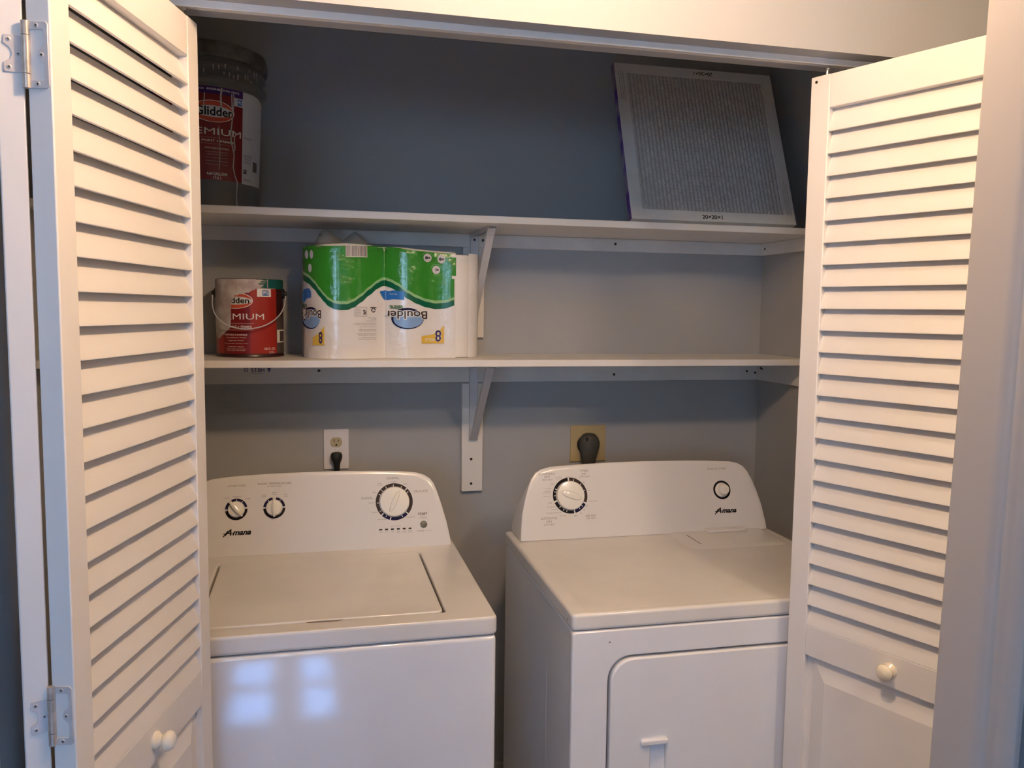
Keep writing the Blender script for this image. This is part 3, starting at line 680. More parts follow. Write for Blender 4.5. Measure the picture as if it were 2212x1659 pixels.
for i, t in ((3, 'spin'), (4, 'complete'), (5, 'locked')): D.text(t, -0.1915+i*0.0151, 0.0374, w=0.0078 if i == 3 else 0.0125, h=0.0024)
wb('status_printing')
D.text('pause', -0.0815, 0.0760, w=0.011, h=0.0026).text('unlock lid', -0.0815, 0.0722, w=0.021, h=0.0030).text('CANCEL', -0.088, 0.0390, w=0.020, h=0.0038).text('hold 3 sec', -0.066, 0.0390, w=0.018, h=0.0022)
wb('button_printing')
D = Decal(); D.text('START', -0.0817, 0.0828, w=0.0235, h=0.0060, bold=0.02); D.build('start_print', M['brownink'], ws, WF)
D = Decal(); logo(D, -0.5443, 0.0560, 0.066); D.build('logo', M['black'], ws, WF, label='dark blue slanted logo lettering')
knobmesh(ws, WF, cx_, cy_, 0.0385, math.radians(26), ridge=0.80, rw=0.17)
knobmesh(ws, WF, k1, kt, 0.0195, math.radians(-40), H=0.020, ridge=1.25, rw=0.28)
knobmesh(ws, WF, k2, kt, 0.0195, 0.0, H=0.020, ridge=1.25, rw=0.28)
MB().lathe([(0, 0.0022), (0.0075, 0.002), (0.0090, 0.001), (0.0092, 0)], lambda x, y, h: WF(-0.0800+x, 0.0553+y, h), 28).build('start_button', M['greybtn'], ws, smooth=True)
for i in range(6):
    MB().prism(rrect(-0.1915+i*0.0151-0.0039, -0.1915+i*0.0151+0.0039, 0.0450, 0.0486, 0.0012, 3), 0.0, 0.0007, lambda x, y, h: WF(x, y, h)).build('indicator_light', M['black'], ws)

# ---- dryer
GX, GY, GA, GZ, GW, GD, GCD = -0.9411, -0.9488, -0.0105, 0.9178, 0.7406, 0.6389, 0.1132
gc, gs = math.cos(GA), math.sin(GA)
def G(x, y, z): return (GX+x*gc-y*gs, GY+x*gs+y*gc, z)
dr = thing('dryer', G(GW/2, GD/2, 0), 'white front-loading clothes dryer on the right with a single dial', 'dryer')
glip = 0.0372
MB().box(0.002, GW-0.002, 0.020, GD, 0.03, GZ-glip-0.002, G).build('cabinet', M['enamel'], dr, bevel=0.004, seg=3)
rib = MB()
for (ry, wv) in ((0.20, 0.006),):
    rib.prism([(ry-wv, 0), (ry, 0.0009), (ry+wv, 0)], 0.10, 0.74, lambda a, h, z: G(0.002-h, a, z))
rib.build('side_ribs', M['enamel'], dr, bevel=0.001)
# front panel with round-cornered door opening
fo = rrect(0.0, GW, 0.03, GZ-glip-0.002, 0.006, 8); dox0, dox1, doz0, doz1 = 0.078, 0.663, 0.20, 0.8205
fi = rrect(dox0, dox1, doz0, doz1, 0.050, 8)
MB().ring(fo, fi, 0.0, 0.022, lambda x, z, y: G(x, y, z)).build('front_panel', M['enamel'], dr, bevel=0.006, seg=4)
MB().box(dox0-0.01, dox1+0.01, 0.018, 0.0215, doz0-0.01, doz1+0.01, G).build('door_recess', M['darkgap'], dr)
g_ = 0.0045; do = rrect(dox0+g_, dox1-g_, doz0+g_, doz1-g_, 0.0475, 8)
hp = (0.172, 0.206, 0.49, 0.628)
di = rrect(hp[0], hp[1], hp[2], hp[3], 0.003, 8)
dd = MB().ring(do, di, -0.004, 0.018, lambda x, z, y: G(x, y, z)).build('door', M['enamel'], dr, bevel=0.0045, seg=4)
MB().add([G(hp[0]-0.001, 0.016, hp[3]+0.001), G(hp[1]+0.001, 0.004, hp[3]+0.001), G(hp[1]+0.001, -0.003, hp[2]-0.001), G(hp[0]-0.001, 0.010, hp[2]-0.001)], [(0, 1, 2, 3)]).build('finger_pocket', M['enamel'], dd)
MB().prism(rrect(0.150, 0.2085, 0.6295, 0.6405, 0.0035), -0.0125, 0.002, lambda x, z, y: G(x, y, z)).build('handle', M['enamel'], dd, bevel=0.0025)
for fx in (0.05, GW-0.05):
    for fy in (0.06, GD-0.05):
        c_ = G(fx, fy, 0); MB().lathe([(0, 0), (0.02, 0), (0.02, 0.035), (0, 0.035)], lambda x, y, h: (c_[0]+x, c_[1]+y, h), 20).build('leveling_foot', M['rubber'], dr, smooth=True)
# top panel with raised field and lint door
tp = MB().prism(rrect(-0.001, GW+0.001, -0.001, GD, 0.010, 6), GZ-glip, GZ-0.002, G)
o_ = [( -0.001, -0.001), (GW+0.001, -0.001), (GW+0.001, GD), (-0.001, GD)]
tp.build('top_panel', M['enamel_top'], dr, bevel=0.007, seg=5)
fl = MB(); a_ = rrect(0.030, GW-0.030, 0.012, GD-0.02, 0.03, 6); b_ = rrect(0.044, GW-0.044, 0.026, GD-0.03, 0.03, 6); n_ = len(a_)
fl.add([G(*p, GZ-0.0021) for p in a_]+[G(*p, GZ-0.0006) for p in b_], [tuple(range(n_, 2*n_))]+[(i, (i+1) % n_, n_+(i+1) % n_, n_+i) for i in range(n_)])
fl.build('top_field', M['enamel_top'], dr, smooth=True)
ld = MB(); a_ = rrect(0.432, 0.712, 0.372, 0.60, 0.03, 6); b_ = rrect(0.445, 0.702, 0.386, 0.59, 0.026, 6)
ld.add([G(*p, GZ-0.0006) for p in a_]+[G(*p, GZ+0.0034) for p in b_], [tuple(range(n_, 2*n_))]+[(i, (i+1) % n_, n_+(i+1) % n_, n_+i) for i in range(n_)])
lo_ = ld.build('lint_door', M['enamel_top'], dr, smooth=True)
MB().box(0.470, 0.4735, 0.405, 0.492, GZ+0.0030, GZ+0.0038, G).build('slot', M['greyink'], lo_)
MB().prism(rrect(0.538, 0.658, 0.498, 0.530, 0.008), GZ+0.003, GZ+0.0105, G).build('lint_screen_handle', M['enamel_top'], lo_, bevel=0.003)
# marks on the enamel
for (x, y, z, r_) in ((0.079, -0.0003, 0.853, 0.0022),):
    MB().lathe([(0, 0.0003), (r_, 0.0002)], lambda a, b, h: G(x+a, y-h, z+b*0.6), 10).build('scratch', M['greybtn'], dr)
MB().lathe([(0, 0.0004), (0.0018, 0.0003)], lambda a, b, h: G(-0.001-h-0.0004, 0.03+a, GZ-glip*0.6+b*2), 10).build('scratch', M['rubber'], dr)
GF = panelF(G(0, GD-GCD, GZ), gc, gs)
ghalf = [(0.3572, 0.0), (0.3560, 0.02), (0.3500, 0.068), (0.3390, 0.110), (0.3270, 0.145), (0.3180, 0.164), (0.3060, 0.1795), (0.2900, 0.1885), (0.2650, 0.1945), (0.19, 0.1985), (0.10, 0.2010), (0.0, 0.2022)]
console_mesh(GF, dense(ghalf), 0, 0.112, 0.3748, gc, gs).build('console', M['plastic'], dr, bevel=0.0015, seg=2, angle=50)
D = Decal(); cx_, cy_ = 0.1614, 0.1145
for a0, a1, mi in ((0.5, 115, 1), (120.5, 165.5, 2), (170.5, 248, 0), (254, 355, 0)): D.arc(cx_, cy_, 0.0398, 0.0484, a0, a1, 30, mi)
for a in (17, 47, 73, 133, 146, 197, 209, 226, 271, 285, 295):
    r_ = math.radians(a); tx, ty = math.sin(r_), math.cos(r_)
    D.poly([(cx_+tx*q+ty*e, cy_+ty*q-tx*e) for q, e in ((0.0401, -0.0009), (0.0450, -0.0009), (0.0450, 0.0009), (0.0401, 0.0009))], 3, 0.0002)
D.build('dial_ring', INK, dr, GF)
sx_, sy_ = 0.6065, 0.1135
D = Decal()
D.arc(sx_, sy_, 0.0205, 0.0262, 0, 360, 40, 0)
D.build('button_ring', INK, dr, GF)
D = Decal()
for t, x, y, wd, h in (('AUTOMATIC', 0.1000, 0.1745, 0.046, 0.0060), ('DRY', 0.1010, 0.1665, 0.016, 0.0060), ('HIGH HEAT', 0.1010, 0.1590, 0.030, 0.0040),
        ('TIMED', 0.2060, 0.1800, 0.025, 0.0060), ('DRY', 0.2060, 0.1715, 0.015, 0.0060), ('HIGH HEAT', 0.2065, 0.1640, 0.030, 0.0040),
        ('AUTOMATIC', 0.0985, 0.0560, 0.046, 0.0060), ('DRY', 0.0990, 0.0475, 0.016, 0.0060), ('LOW HEAT', 0.0985, 0.0400, 0.030, 0.0045),
        ('AIR DRY', 0.2160, 0.0585, 0.031, 0.0060), ('NO HEAT', 0.2160, 0.0515, 0.027, 0.0045),
        ('wrinkle', 0.1320, 0.1650, 0.018, 0.0028), ('prevent', 0.1330, 0.1600, 0.018, 0.0028), ('OFF', 0.1585, 0.1640, 0.010, 0.0034),
        ('cool', 0.1140, 0.1500, 0.010, 0.0028), ('down', 0.1140, 0.1455, 0.011, 0.0028), ('less dry', 0.1020, 0.1355, 0.018, 0.0034),
        ('energy', 0.0990, 0.1280, 0.015, 0.0028), ('preferred', 0.0965, 0.1238, 0.021, 0.0032), ('more dry', 0.0970, 0.1145, 0.020, 0.0034),
        ('OFF', 0.1045, 0.0965, 0.010, 0.0034), ('cool down', 0.1055, 0.0865, 0.023, 0.0028), ('very dry', 0.1150, 0.0790, 0.018, 0.0034),
        ('energy preferred', 0.1115, 0.0700, 0.042, 0.0036), ('more dry', 0.1370, 0.0615, 0.020, 0.0034), ('OFF', 0.1725, 0.0600, 0.010, 0.0036),
        ('10', 0.1880, 0.0665, 0.0045, 0.0030), ('20', 0.1980, 0.0750, 0.0050, 0.0030), ('OFF', 0.2060, 0.0850, 0.010, 0.0034),
        ('cool down', 0.2240, 0.0975, 0.023, 0.0028), ('20', 0.2145, 0.1260, 0.0055, 0.0030), ('40', 0.2020, 0.1490, 0.0055, 0.0030), ('60', 0.1800, 0.1610, 0.0055, 0.0030),
        ):
    D.text(t, x, y, w=wd, h=h)
D.build('dial_printing', M['greyink'], dr, GF)
D = Decal(); D.text('PUSH TO START', 0.5990, 0.1735, w=0.058, h=0.0052); D.build('button_printing', M['greyink'], dr, GF)
D = Decal(); logo(D, 0.6105, 0.0545, 0.066); D.build('logo', M['black'], dr, GF, label='dark blue slanted logo lettering')
knobmesh(dr, GF, cx_, cy_, 0.0390, math.radians(110), ridge=0.78, rw=0.27)
MB().lathe([(0.0190, 0), (0.0190, 0.003), (0.0165, 0.005), (0.0150, 0.010), (0.0148, 0.016), (0.0135, 0.0185), (0.0001, 0.0195)], lambda x, y, h: GF(sx_+x, sy_+y, h), 36).build('start_button', M['knob'], dr, smooth=True)

# ------------------------------------------------------------------ gallon paint can
CX, CY, CR, CZ = -1.612, -0.105, 0.088, ZL+0.0005
pc = thing('paint_can', (CX, CY, CZ), 'red gallon paint can with dried white paint and wire handle on the lower shelf', 'paint can')
CT_ = lambda x, y, h: (CX+x, CY+y, CZ+h)
MB().lathe([(0, 0.002), (0.0855, 0.002), (0.0885, 0.0), (0.0895, 0.002), (0.088, 0.006), (0.0875, 0.010), (CR, 0.012), (CR, 0.184), (0.0870, 0.186), (0.0870, 0.2025), (0.0885, 0.2055), (0.0875, 0.208), (0.080, 0.2075), (0.078, 0.203), (0, 0.203)], CT_, 72).build('can_body', M['blackred'], pc, smooth=True)
def canmap(cx, cy, r, tz=None):
    def f(x, z, l):
        rr = (r(z) if callable(r) else r)+l; a = x/0.1            # x = 0.1 * angle
        return (cx+rr*math.sin(a), cy-rr*math.cos(a), z)
    return f
CM = canmap(CX, CY, CR)
def A(deg): return 0.1*math.radians(deg)
lab = Decal(); lab.rect(A(-100), A(54), 1.3990, 1.5722, 60, 0)
lab.rect(A(-46), A(4), 1.3990, 1.5722, 20, 1, 0.0002)
lab.rect(A(54), A(100), 1.3990, 1.5000, 20, 3, 0.0001)
lab.rect(A(-100), A(100), 1.5722, 1.5965, 60, 2, 0.0001)
lab.build('label', [M['red'], M['dkred'], M['teal'], M['greytab']], pc, CM)
D = Decal(); D.ell(A(-21), 1.5395, A(30), 0.0215, 40, 0, 0.0004); D.ell(A(-21), 1.5395, A(28.5), 0.0200, 40, 1, 0.0006)
D.strip(lin(A(-49), A(7), 30), lambda x: 1.5390-0.0105*math.sqrt(max(0, 1-((x-A(-21))/A(28.6))**2)), lambda x: 1.5390+0.0110*math.sqrt(max(0, 1-((x-A(-21))/A(28.6))**2)), 3, 2, 0.0008)
D.text('Glidden', A(-22), 1.5400, w=A(50), h=0.0155, bold=0.02, mi=3, lift=0.0010)
D.text('PREMIUM', A(-17), 1.4975, w=A(89), h=0.0155, mi=0, lift=0.0006)
D.rect(A(-62), A(10.5), 1.4622, 1.4627, 20, 0, 0.0006).rect(A(-62), A(10.5), 1.4788, 1.4793, 20, 0, 0.0006)
D.text('INTERIOR PAINT + PRIMER', A(-27), 1.4707, w=A(68), h=0.0060, mi=0, lift=0.0006, bold=0.01)
D.text('WASHABLE & DURABLE', A(-22), 1.4495, w=A(42), h=0.0038, mi=0, lift=0.0006, bold=0.015)
for k_, (t, z, wv) in enumerate((('excellent hide', 1.4420, 36), ('eggshell finish', 1.4340, 28), ('for beautiful lasting color', 1.4262, 44), ('interior latex', 1.4180, 28), ('clean up with soap and water', 1.4120, 36), ('one coat coverage', 1.4080, 32))): D.text(t, A(-21), z, w=A(wv), h=0.0028, mi=0, lift=0.0006)
D.text('126 FL OZ', A(38), 1.4120, w=A(22), h=0.0062, bold=0.02, mi=0, lift=0.0006).text('3.73 L', A(42.5), 1.4022, w=A(12), h=0.0058, bold=0.02, mi=0, lift=0.0006)
D.strip(lin(A(16), A(41.5), 8), lambda x: 1.5500, lambda x: 1.5722, 2, 0, 0.0006)
D.strip(lin(A(25), A(36.5), 6), lambda x: 1.5535, lambda x: 1.5675, 2, 4, 0.0008)
D.text('PPG', A(30.7), 1.5605, w=A(9), h=0.0095, bold=0.03, mi=0, lift=0.0010)
D.rect(A(55), A(86), 1.4275, 1.4625, 8, 0, 0.0006).rect(A(63), A(82), 1.4310, 1.4585, 8, 5, 0.0008)
D.build('label_print', [M['white_ink'], M['redorange'], M['paperwhite'], M['black'], M['blue'], M['greytab']], pc, CM)
# dried paint running down
D = Decal()
def smear_lo(x):
    d = math.degrees(x/0.1)
    base = interp([(-100, 1.585), (-92, 1.56), (-84, 1.50), (-76, 1.455), (-70, 1.443), (-62, 1.4370), (-55, 1.4400), (-48, 1.4480), (-40, 1.4560), (-33, 1.4640), (-29.5, 1.468), (-28.0, 1.532), (-22, 1.552), (-10, 1.556), (0, 1.560), (8, 1.5655), (14, 1.571), (18, 1.5725)], d)
    return base + 0.0012*math.sin(d*1.9)+0.0008*math.sin(d*4.3)
def smear_hi(x): return 1.5962
D.strip(lin(A(-100), A(14), 90), smear_lo, smear_hi, 10, 0, 0.0012)
rs = random.Random(3)
for z in lin(1.5745, 1.5945, 11):
    D.rect(A(13), A(18+rs.random()*15), z-0.0012, z+0.0006, 5, 0, 0.0011)
D.rect(A(13), A(50), 1.5713, 1.5730, 8, 0, 0.0011).rect(A(34), A(35.5), 1.574, 1.596, 1, 0, 0.0011)
D.build('dried_paint', M['smear'], pc, CM, base=0.0003)
for sgn in (-1, 1):
    a = math.radians(84*sgn if sgn > 0 else -88); ex_ = Vector((math.sin(a), -math.cos(a), 0)); c_ = Vector((CX, CY, 1.560))+ex_*CR
    er = MB(); tv = Vector((math.cos(a), math.sin(a), 0))
    er.lathe([(0.013, -0.001), (0.0135, 0.003), (0.0075, 0.0055), (0.0065, 0.010), (0.0, 0.0105)], lambda x, y, h: tuple(c_+tv*x+Vector((0, 0, y))+ex_*h), 24)
    er.build('handle_ear', M['rubber'], pc, smooth=True)
pts = []
for i in range(25):
    t = i/24; a = math.radians(-88+172*t); s_ = math.sin(PI*t)
    rr = CR+0.0075+0.012*s_; z = 1.5590 - (0.0935)*s_**0.85
    pts.append((CX+rr*math.sin(a), CY-rr*math.cos(a), z))
MB().tube(pts, 0.0017, 8).build('wire_handle', M['metal'], pc, smooth=True)

# ------------------------------------------------------------------ five gallon bucket
BX, BY, BZ = -1.712, -0.165, ZU+0.0005
bk = thing('paint_bucket', (BX, BY, BZ), 'large grey paint bucket with red label and dark lid on the upper shelf', 'bucket')
def br(z): return 0.1300+(z-BZ)*0.045
BT = lambda x, y, h: (BX+x, BY+y, BZ+h)
prof = [(0, 0.003), (0.126, 0.0), (0.1305, 0.004)]+[(0.130+h*0.045, h) for h in (0.02, 0.1, 0.2, 0.296)]
prof += [(0.1500, 0.3000), (0.1545, 0.3030), (0.1545, 0.3110), (0.1450, 0.3130), (0.1450, 0.3300), (0.1480, 0.3320), (0.1525, 0.3350), (0.1525, 0.3430), (0.1460, 0.3450), (0.1460, 0.3600)]
MB().lathe(prof, BT, 96).build('bucket_body', M['bucket'], bk, smooth=True)
MB().lathe([(0.1460, 0.3560), (0.1570, 0.3580), (0.1585, 0.3640), (0.1570, 0.3820), (0.1540, 0.3930), (0.1480, 0.3960), (0.1430, 0.3940), (0.1410, 0.3860), (0.0, 0.3860)], BT, 96).build('lid', M['bucket_dark'], bk, smooth=True)
BM = canmap(BX, BY, br)
D = Decal()
D.strip(lin(A(-75), A(46), 50), lambda x: 1.8345, lambda x: 2.0570, 6, 0)
D.strip(lin(A(-75), A(46), 50), lambda x: 2.0395, lambda x: 2.0570, 2, 1, 0.0002)
D.strip(lin(A(46), A(84), 24), lambda x: 1.8325, lambda x: 2.0570-0.012*max(0, (math.degrees(x/0.1)-60)/24)**2, 6, 2, 0.0001)
D.build('label', [M['dkred'], M['purple'], M['paperwhite']], bk, BM)
D = Decal(); e0 = A(15)
D.ell(e0, 1.9985, A(21), 0.0262, 40, 0, 0.0004).ell(e0, 1.9985, A(20), 0.0248, 40, 1, 0.0006)
D.strip(lin(A(-4.5), A(34.5), 30), lambda x: 1.9980-0.0135*math.sqrt(max(0, 1-((x-e0)/A(19.9))**2)), lambda x: 1.9980+0.0140*math.sqrt(max(0, 1-((x-e0)/A(19.9))**2)), 3, 2, 0.0008)
D.text('Glidden', A(16), 1.9985, w=A(37), h=0.0215, bold=0.02, mi=3, lift=0.0010)
D.text('PREMIUM', A(12), 1.9505, w=A(64), h=0.0155, mi=0, lift=0.0006)
D.text('INTERIOR PAINT + PRIMER', A(9), 1.9283, w=A(54), h=0.0055, mi=0, lift=0.0006, bold=0.01)
D.rect(A(-20), A(33), 1.9355, 1.9360, 16, 4, 0.0006).rect(A(-20), A(38), 1.9205, 1.9210, 16, 4, 0.0006)
D.text('WASHABLE & DURABLE', A(18), 1.9108, w=A(24), h=0.0042, mi=0, lift=0.0006)
for t, z in (('excellent hide', 1.902), ('eggshell finish', 1.896), ('for lasting color', 1.888), ('interior latex', 1.880), ('soap and water clean up', 1.872)): D.text(t, A(18), z, w=A(22), h=0.0028, mi=4, lift=0.0006)
D.text('4.64 GALLONS', A(18), 1.8495, w=A(21), h=0.0075, bold=0.02, mi=0, lift=0.0006).text('17.6 L', A(18.5), 1.8400, w=A(9), h=0.0065, bold=0.02, mi=0, lift=0.0006)
D.text('EGGSHELL', A(16.5), 2.0505, w=A(15), h=0.0046, bold=0.02, mi=0, lift=0.0006).text('PURE WHITE', A(33), 2.0500, w=A(17), h=0.0046, bold=0.01, mi=0, lift=0.0006).text('INTERIOR', A(0), 2.0500, w=A(13), h=0.0042, mi=0, lift=0.0006)
D.strip(lin(A(36), A(46), 6), lambda x: 2.0185, lambda x: 2.0385, 1, 2, 0.0006).rect(A(39.5), A(44.8), 2.0215, 2.0355, 3, 5, 0.0008)
D.text('PPG', A(42.1), 2.0285, w=A(4), h=0.0085, bold=0.02, mi=0, lift=0.0010)
D.rect(A(48), A(52.5), 1.8590, 1.8690, 2, 3, 0.0006).text('PPG', A(50.3), 1.864, w=A(3.4), h=0.006, mi=2, lift=0.0008)
D.rect(A(63), A(72), 1.868, 1.893, 4, 6, 0.0006)
for z in (1.9475, 1.9445, 1.905, 1.902, 1.898, 1.894, 1.889, 1.885, 1.845, 1.842): D.rect(A(48), A(60), z, z+0.0009, 4, 6, 0.0006)
D.build('label_print', [M['white_ink'], M['redorange'], M['paperwhite'], M['black'], M['drip'], M['blue'], M['greytab']], bk, BM)
D = Decal()                                          # runs of dried paint over the label
for (path, wv) in (([(33, 2.045), (34, 1.99), (32, 1.95), (33, 1.93), (36, 1.90), (35, 1.87), (37, 1.85), (40, 1.835), (39, 1.80), (40, 1.775)], 0.0012),
                   ([(35, 2.05), (35.5, 2.03), (34.5, 2.0)], 0.0009), ([(23, 2.055), (22, 2.035), (22.5, 2.01)], 0.0015), ([(20, 1.965), (21, 1.90), (20, 1.86)], 0.0006), ([(7, 2.04), (6, 2.01)], 0.0009), ([(38, 1.955), (36, 1.94), (37, 1.915), (35, 1.905)], 0.0011), ([(37, 1.85), (39, 1.838), (41, 1.836)], 0.0013)):
    P_ = [(A(a), z) for a, z in path]
    for (a, b) in zip(P_, P_[1:]):
        D._a([(a[0]-wv, a[1]), (a[0]+wv, a[1]), (b[0]+wv, b[1]), (b[0]-wv, b[1])], [(0, 1, 2, 3)], 0, 0.0010)
for k in range(26):
    a = -30+rs.random()*95; z = 2.085+rs.random()*0.03; D._a([(A(a)-0.001, z), (A(a)+0.001, z), (A(a)+0.0008, z-0.006-rs.random()*0.012), (A(a)-0.0008, z-0.008)], [(0, 1, 2, 3)], 0, 0.007)
D.build('dried_paint', M['drip'], bk, BM)

# ------------------------------------------------------------------ paper towel pack
ang = math.radians(8.095); PO = Vector((-1.2455, -0.2525, ZL+0.0005)); pu = Vector((math.cos(ang), math.sin(ang), 0)); pv = Vector((-math.sin(ang), math.cos(ang), 0))
pk = thing('paper_towel_pack', tuple(PO+pu*0.02+pv*0.1), 'torn plastic pack of white paper towel rolls standing upside down on the lower shelf', 'paper towels')
PHT = 0.287
def ptop(u): return interp([(-0.235, 0.291), (-0.19, 0.298), (-0.11, 0.3035), (-0.01, 0.3010), (0.10, 0.2945), (0.186, 0.2905)], u)
def soft(e, c): return c*(1-math.exp(-e/c))
def vprof(u):
    """depth of the film front behind the front line at position u"""
    if u < 0.0:
        q = min(1.0, abs((u+0.110)/0.102)); e = 0.105*(1-math.sqrt(max(0, 1-q**2.3)))
        if u > -0.110: e = soft(e, 0.036)
        return e
    c_, r_ = (0.065, 0.066) if u < 0.130 else (0.190, 0.061)
    e = r_-math.sqrt(max(0, r_*r_-(u-c_)**2)); return soft(e, 0.038 if u < 0.065 else 0.012) if u < 0.19 else e
CU, CV, CH = -0.503, 2.174, 0.1314
def PK(u, h, l=0.0):
    x = u
    for _ in range(6):
        v = vprof(max(-0.2118, min(0.246, x))); x = CU+(u-CU)*(CV+v)/CV; x = max(-0.2118, min(0.246, x))
    hh = CH+(h-CH)*(CV+v)/CV; hh = max(0.0, hh); TOP = ptop(x)
    e = 1e-3; v1 = vprof(min(0.246, x+e)); v0 = vprof(max(-0.2118, x-e)); t = Vector((2*e, v1-v0)).normalized(); nx, ny = t.y, -t.x
    rnd = 0.012; dz = max(0, hh-(TOP-rnd)); ins = rnd-math.sqrt(max(0, rnd*rnd-min(dz, rnd)**2))
    p = PO+pu*(x+nx*l)+pv*(v+ny*l+ins)+Vector((0, 0, min(hh, TOP)))
    return tuple(p)
us = lin(-0.2348, 0.1815, 110)+[0.1860]
hs = [0.0, 0.004, 0.02]+lin(0.04, 0.27, 16)+[0.275, 0.28, 0.285, 0.289, 0.2915, 0.2940, 0.297, 0.300, 0.303, 0.306, 0.310]
wr = MB(); wr.grid(lambda u, h: PK(u, h, 0.0), us, hs)
# left end and back of the film
bk_ = [(-0.2118, 0.105), (-0.209, 0.15), (-0.195, 0.19), (-0.16, 0.212), (-0.05, 0.216), (0.08, 0.216)]
wr.grid(lambda i, h: tuple(PO+pu*bk_[int(i)][0]+pv*bk_[int(i)][1]+Vector((0, 0, min(h, PHT)))), list(range(len(bk_))), [0.0, 0.1, 0.2, 0.278, 0.29])
rs_ = [(0.2270, 0.0145), (0.2360, 0.0170), (0.2480, 0.0240), (0.2600, 0.0360), (0.2680, 0.0520), (0.2715, 0.0750), (0.2680, 0.1100), (0.2500, 0.1500), (0.2150, 0.1850), (0.1600, 0.2080), (0.0800, 0.2160)]
wr.grid(lambda i, h: tuple(PO+pu*rs_[int(i)][0]+pv*rs_[int(i)][1]+Vector((0, 0, min(h, 0.288)))), list(range(len(rs_))), [0.0, 0.05, 0.1, 0.15, 0.2, 0.25, 0.288])
wr.build('wrapper', M['film'], pk, smooth=True, recalc=True)
rc = [(-0.150, 0.0790, 0.0555), (-0.052, 0.0830, 0.0500), (0.066, 0.0640, 0.0555), (0.190, 0.0610, 0.0590), (-0.148, 0.170, 0.0400), (-0.045, 0.172, 0.0430), (0.100, 0.160, 0.0430), (0.205, 0.160, 0.0380)]
for (u, v, rr) in rc:
    c_ = PO+pu*u+pv*v
    MB().lathe([(0.020, 0.002), (rr-0.003, 0.0005), (rr, 0.003), (rr, PHT-0.010), (rr-0.002, PHT-0.005), (rr-0.006, PHT-0.003), (0.021, PHT-0.0035), (0.020, PHT-0.006), (0.020, 0.002)], lambda x, y, h: (c_.x+x, c_.y+y, c_.z+h), 48).build('towel_roll', M['paper'], pk, smooth=True)
gl = [(-0.2350, 0.222), (-0.2239, 0.2198), (-0.2100, 0.2120), (-0.1950, 0.1969), (-0.1830, 0.180), (-0.1717, 0.1661), (-0.1600, 0.1540), (-0.1457, 0.1470), (-0.1300, 0.1445), (-0.1120, 0.1450), (-0.095, 0.1520), (-0.0754, 0.1657), (-0.055, 0.184), (-0.0322, 0.2021), (-0.020, 0.2090), (-0.0111, 0.2100), (0.003, 0.206), (0.0241, 0.1958), (0.050, 0.1770), (0.0750, 0.1641), (0.100, 0.1550), (0.1270, 0.1502), (0.155, 0.152), (0.1837, 0.1611)]
def wave(x, dx=0): return interp(gl, x)
def gr_right(h): return interp([(0.13, 0.1837), (0.165, 0.1815), (0.20, 0.1790), (0.216, 0.1765), (0.222, 0.1770), (0.232, 0.1850), (0.30, 0.1860)], h)
xs = [u_ for u_ in lin(-0.2348, 0.1815, 110) if u_ < 0.1765]
D = Decal()
D.strip(xs, lambda x: wave(x), lambda x: ptop(x)+0.003, 14, 0, 0.0004)
D.strip([xs[-1], 0.186], lambda x: 0.225, lambda x: 0.2890, 4, 0, 0.0004)
D.strip([xs[-1], 0.1815], lambda x: wave(x), lambda x: 0.217, 4, 0, 0.0004)
D.build('green_band', M['green'], pk, PK, base=0.0005)
D = Decal(); xs2 = lin(-0.2348, 0.1815, 110)
D.strip(xs2, lambda x: wave(x)-0.001, lambda x: wave(x)+0.0065, 1, 0, 0.0003)
D.strip(xs2, lambda x: wave(x)-0.0165, lambda x: wave(x)-0.001, 1, 1, 0.0003)
D.build('wave_print', [M['ltgreen'], M['dkgreen']], pk, PK, base=0.0008)
D = Decal()
def boulder(D, cx, w, hB=0.019, zc=0.1175, u8=None, sq=1.0):
    # oval, name and small word, all printed upside down
    D.ell(cx+0.004*sq, zc-0.010, w*0.40, 0.0285, 30, 4, 0.0002).ell(cx+0.006*sq, zc-0.0115, w*0.365, 0.0240, 30, 0, 0.0004)
    D.text('Boulder', cx, zc, w=w*1.10, h=hB*1.35, rot=PI, bold=0.075, mi=3, lift=0.0006)
    D.text('Boulder', cx, zc, w=w*1.04, h=hB*1.12, rot=PI, bold=0.012, mi=1, lift=0.0008)
    D.text('ultra', cx-w*0.24, zc+0.0195, w=w*0.33, h=0.0120, rot=PI, bold=0.05, mi=4, lift=0.0008)
    D.text('ultra', cx-w*0.24, zc+0.0195, w=w*0.32, h=0.0105, rot=PI, bold=0.0, mi=5, lift=0.0010)
PKM = [M['bouldblue'], M['dkbrown'], M['skyblue'], M['white_ink'], M['navy'], M['ltgreen'], M['yellow'], M['indigo'], M['paperwhite'], M['greyplug'], M['greyink']]
def pb(name):
    global D
    D.build(name, PKM, pk, PK, base=0.0020); D = Decal()
boulder(D, 0.0460, 0.110); pb('logo')
boulder(D, -0.2085, 0.058, zc=0.1170); pb('logo')
D.strip(lin(-0.0265, 0.0410, 20), lambda x: interp([(-0.0265, 0.1765), (-0.015, 0.1570), (-0.004, 0.1565), (0.010, 0.1590), (0.041, 0.1580)], x), lambda x: interp([(-0.0265, 0.1790), (-0.010, 0.1830), (0.0, 0.1795), (0.010, 0.1825), (0.0415, 0.1790)], x), 3, 2, 0.0003)
D.text('Strong', 0.012, 0.1725, w=0.020, h=0.0055, rot=PI, mi=3, lift=0.0005); pb('blue_flag')
D.strip(lin(-0.2300, -0.2030, 14), lambda x: interp([(-0.23, 0.147), (-0.220, 0.148), (-0.214, 0.157), (-0.203, 0.160)], x), lambda x: interp([(-0.23, 0.158), (-0.219, 0.182), (-0.2075, 0.1835), (-0.203, 0.174)], x), 3, 2, 0.0003); pb('blue_flag')
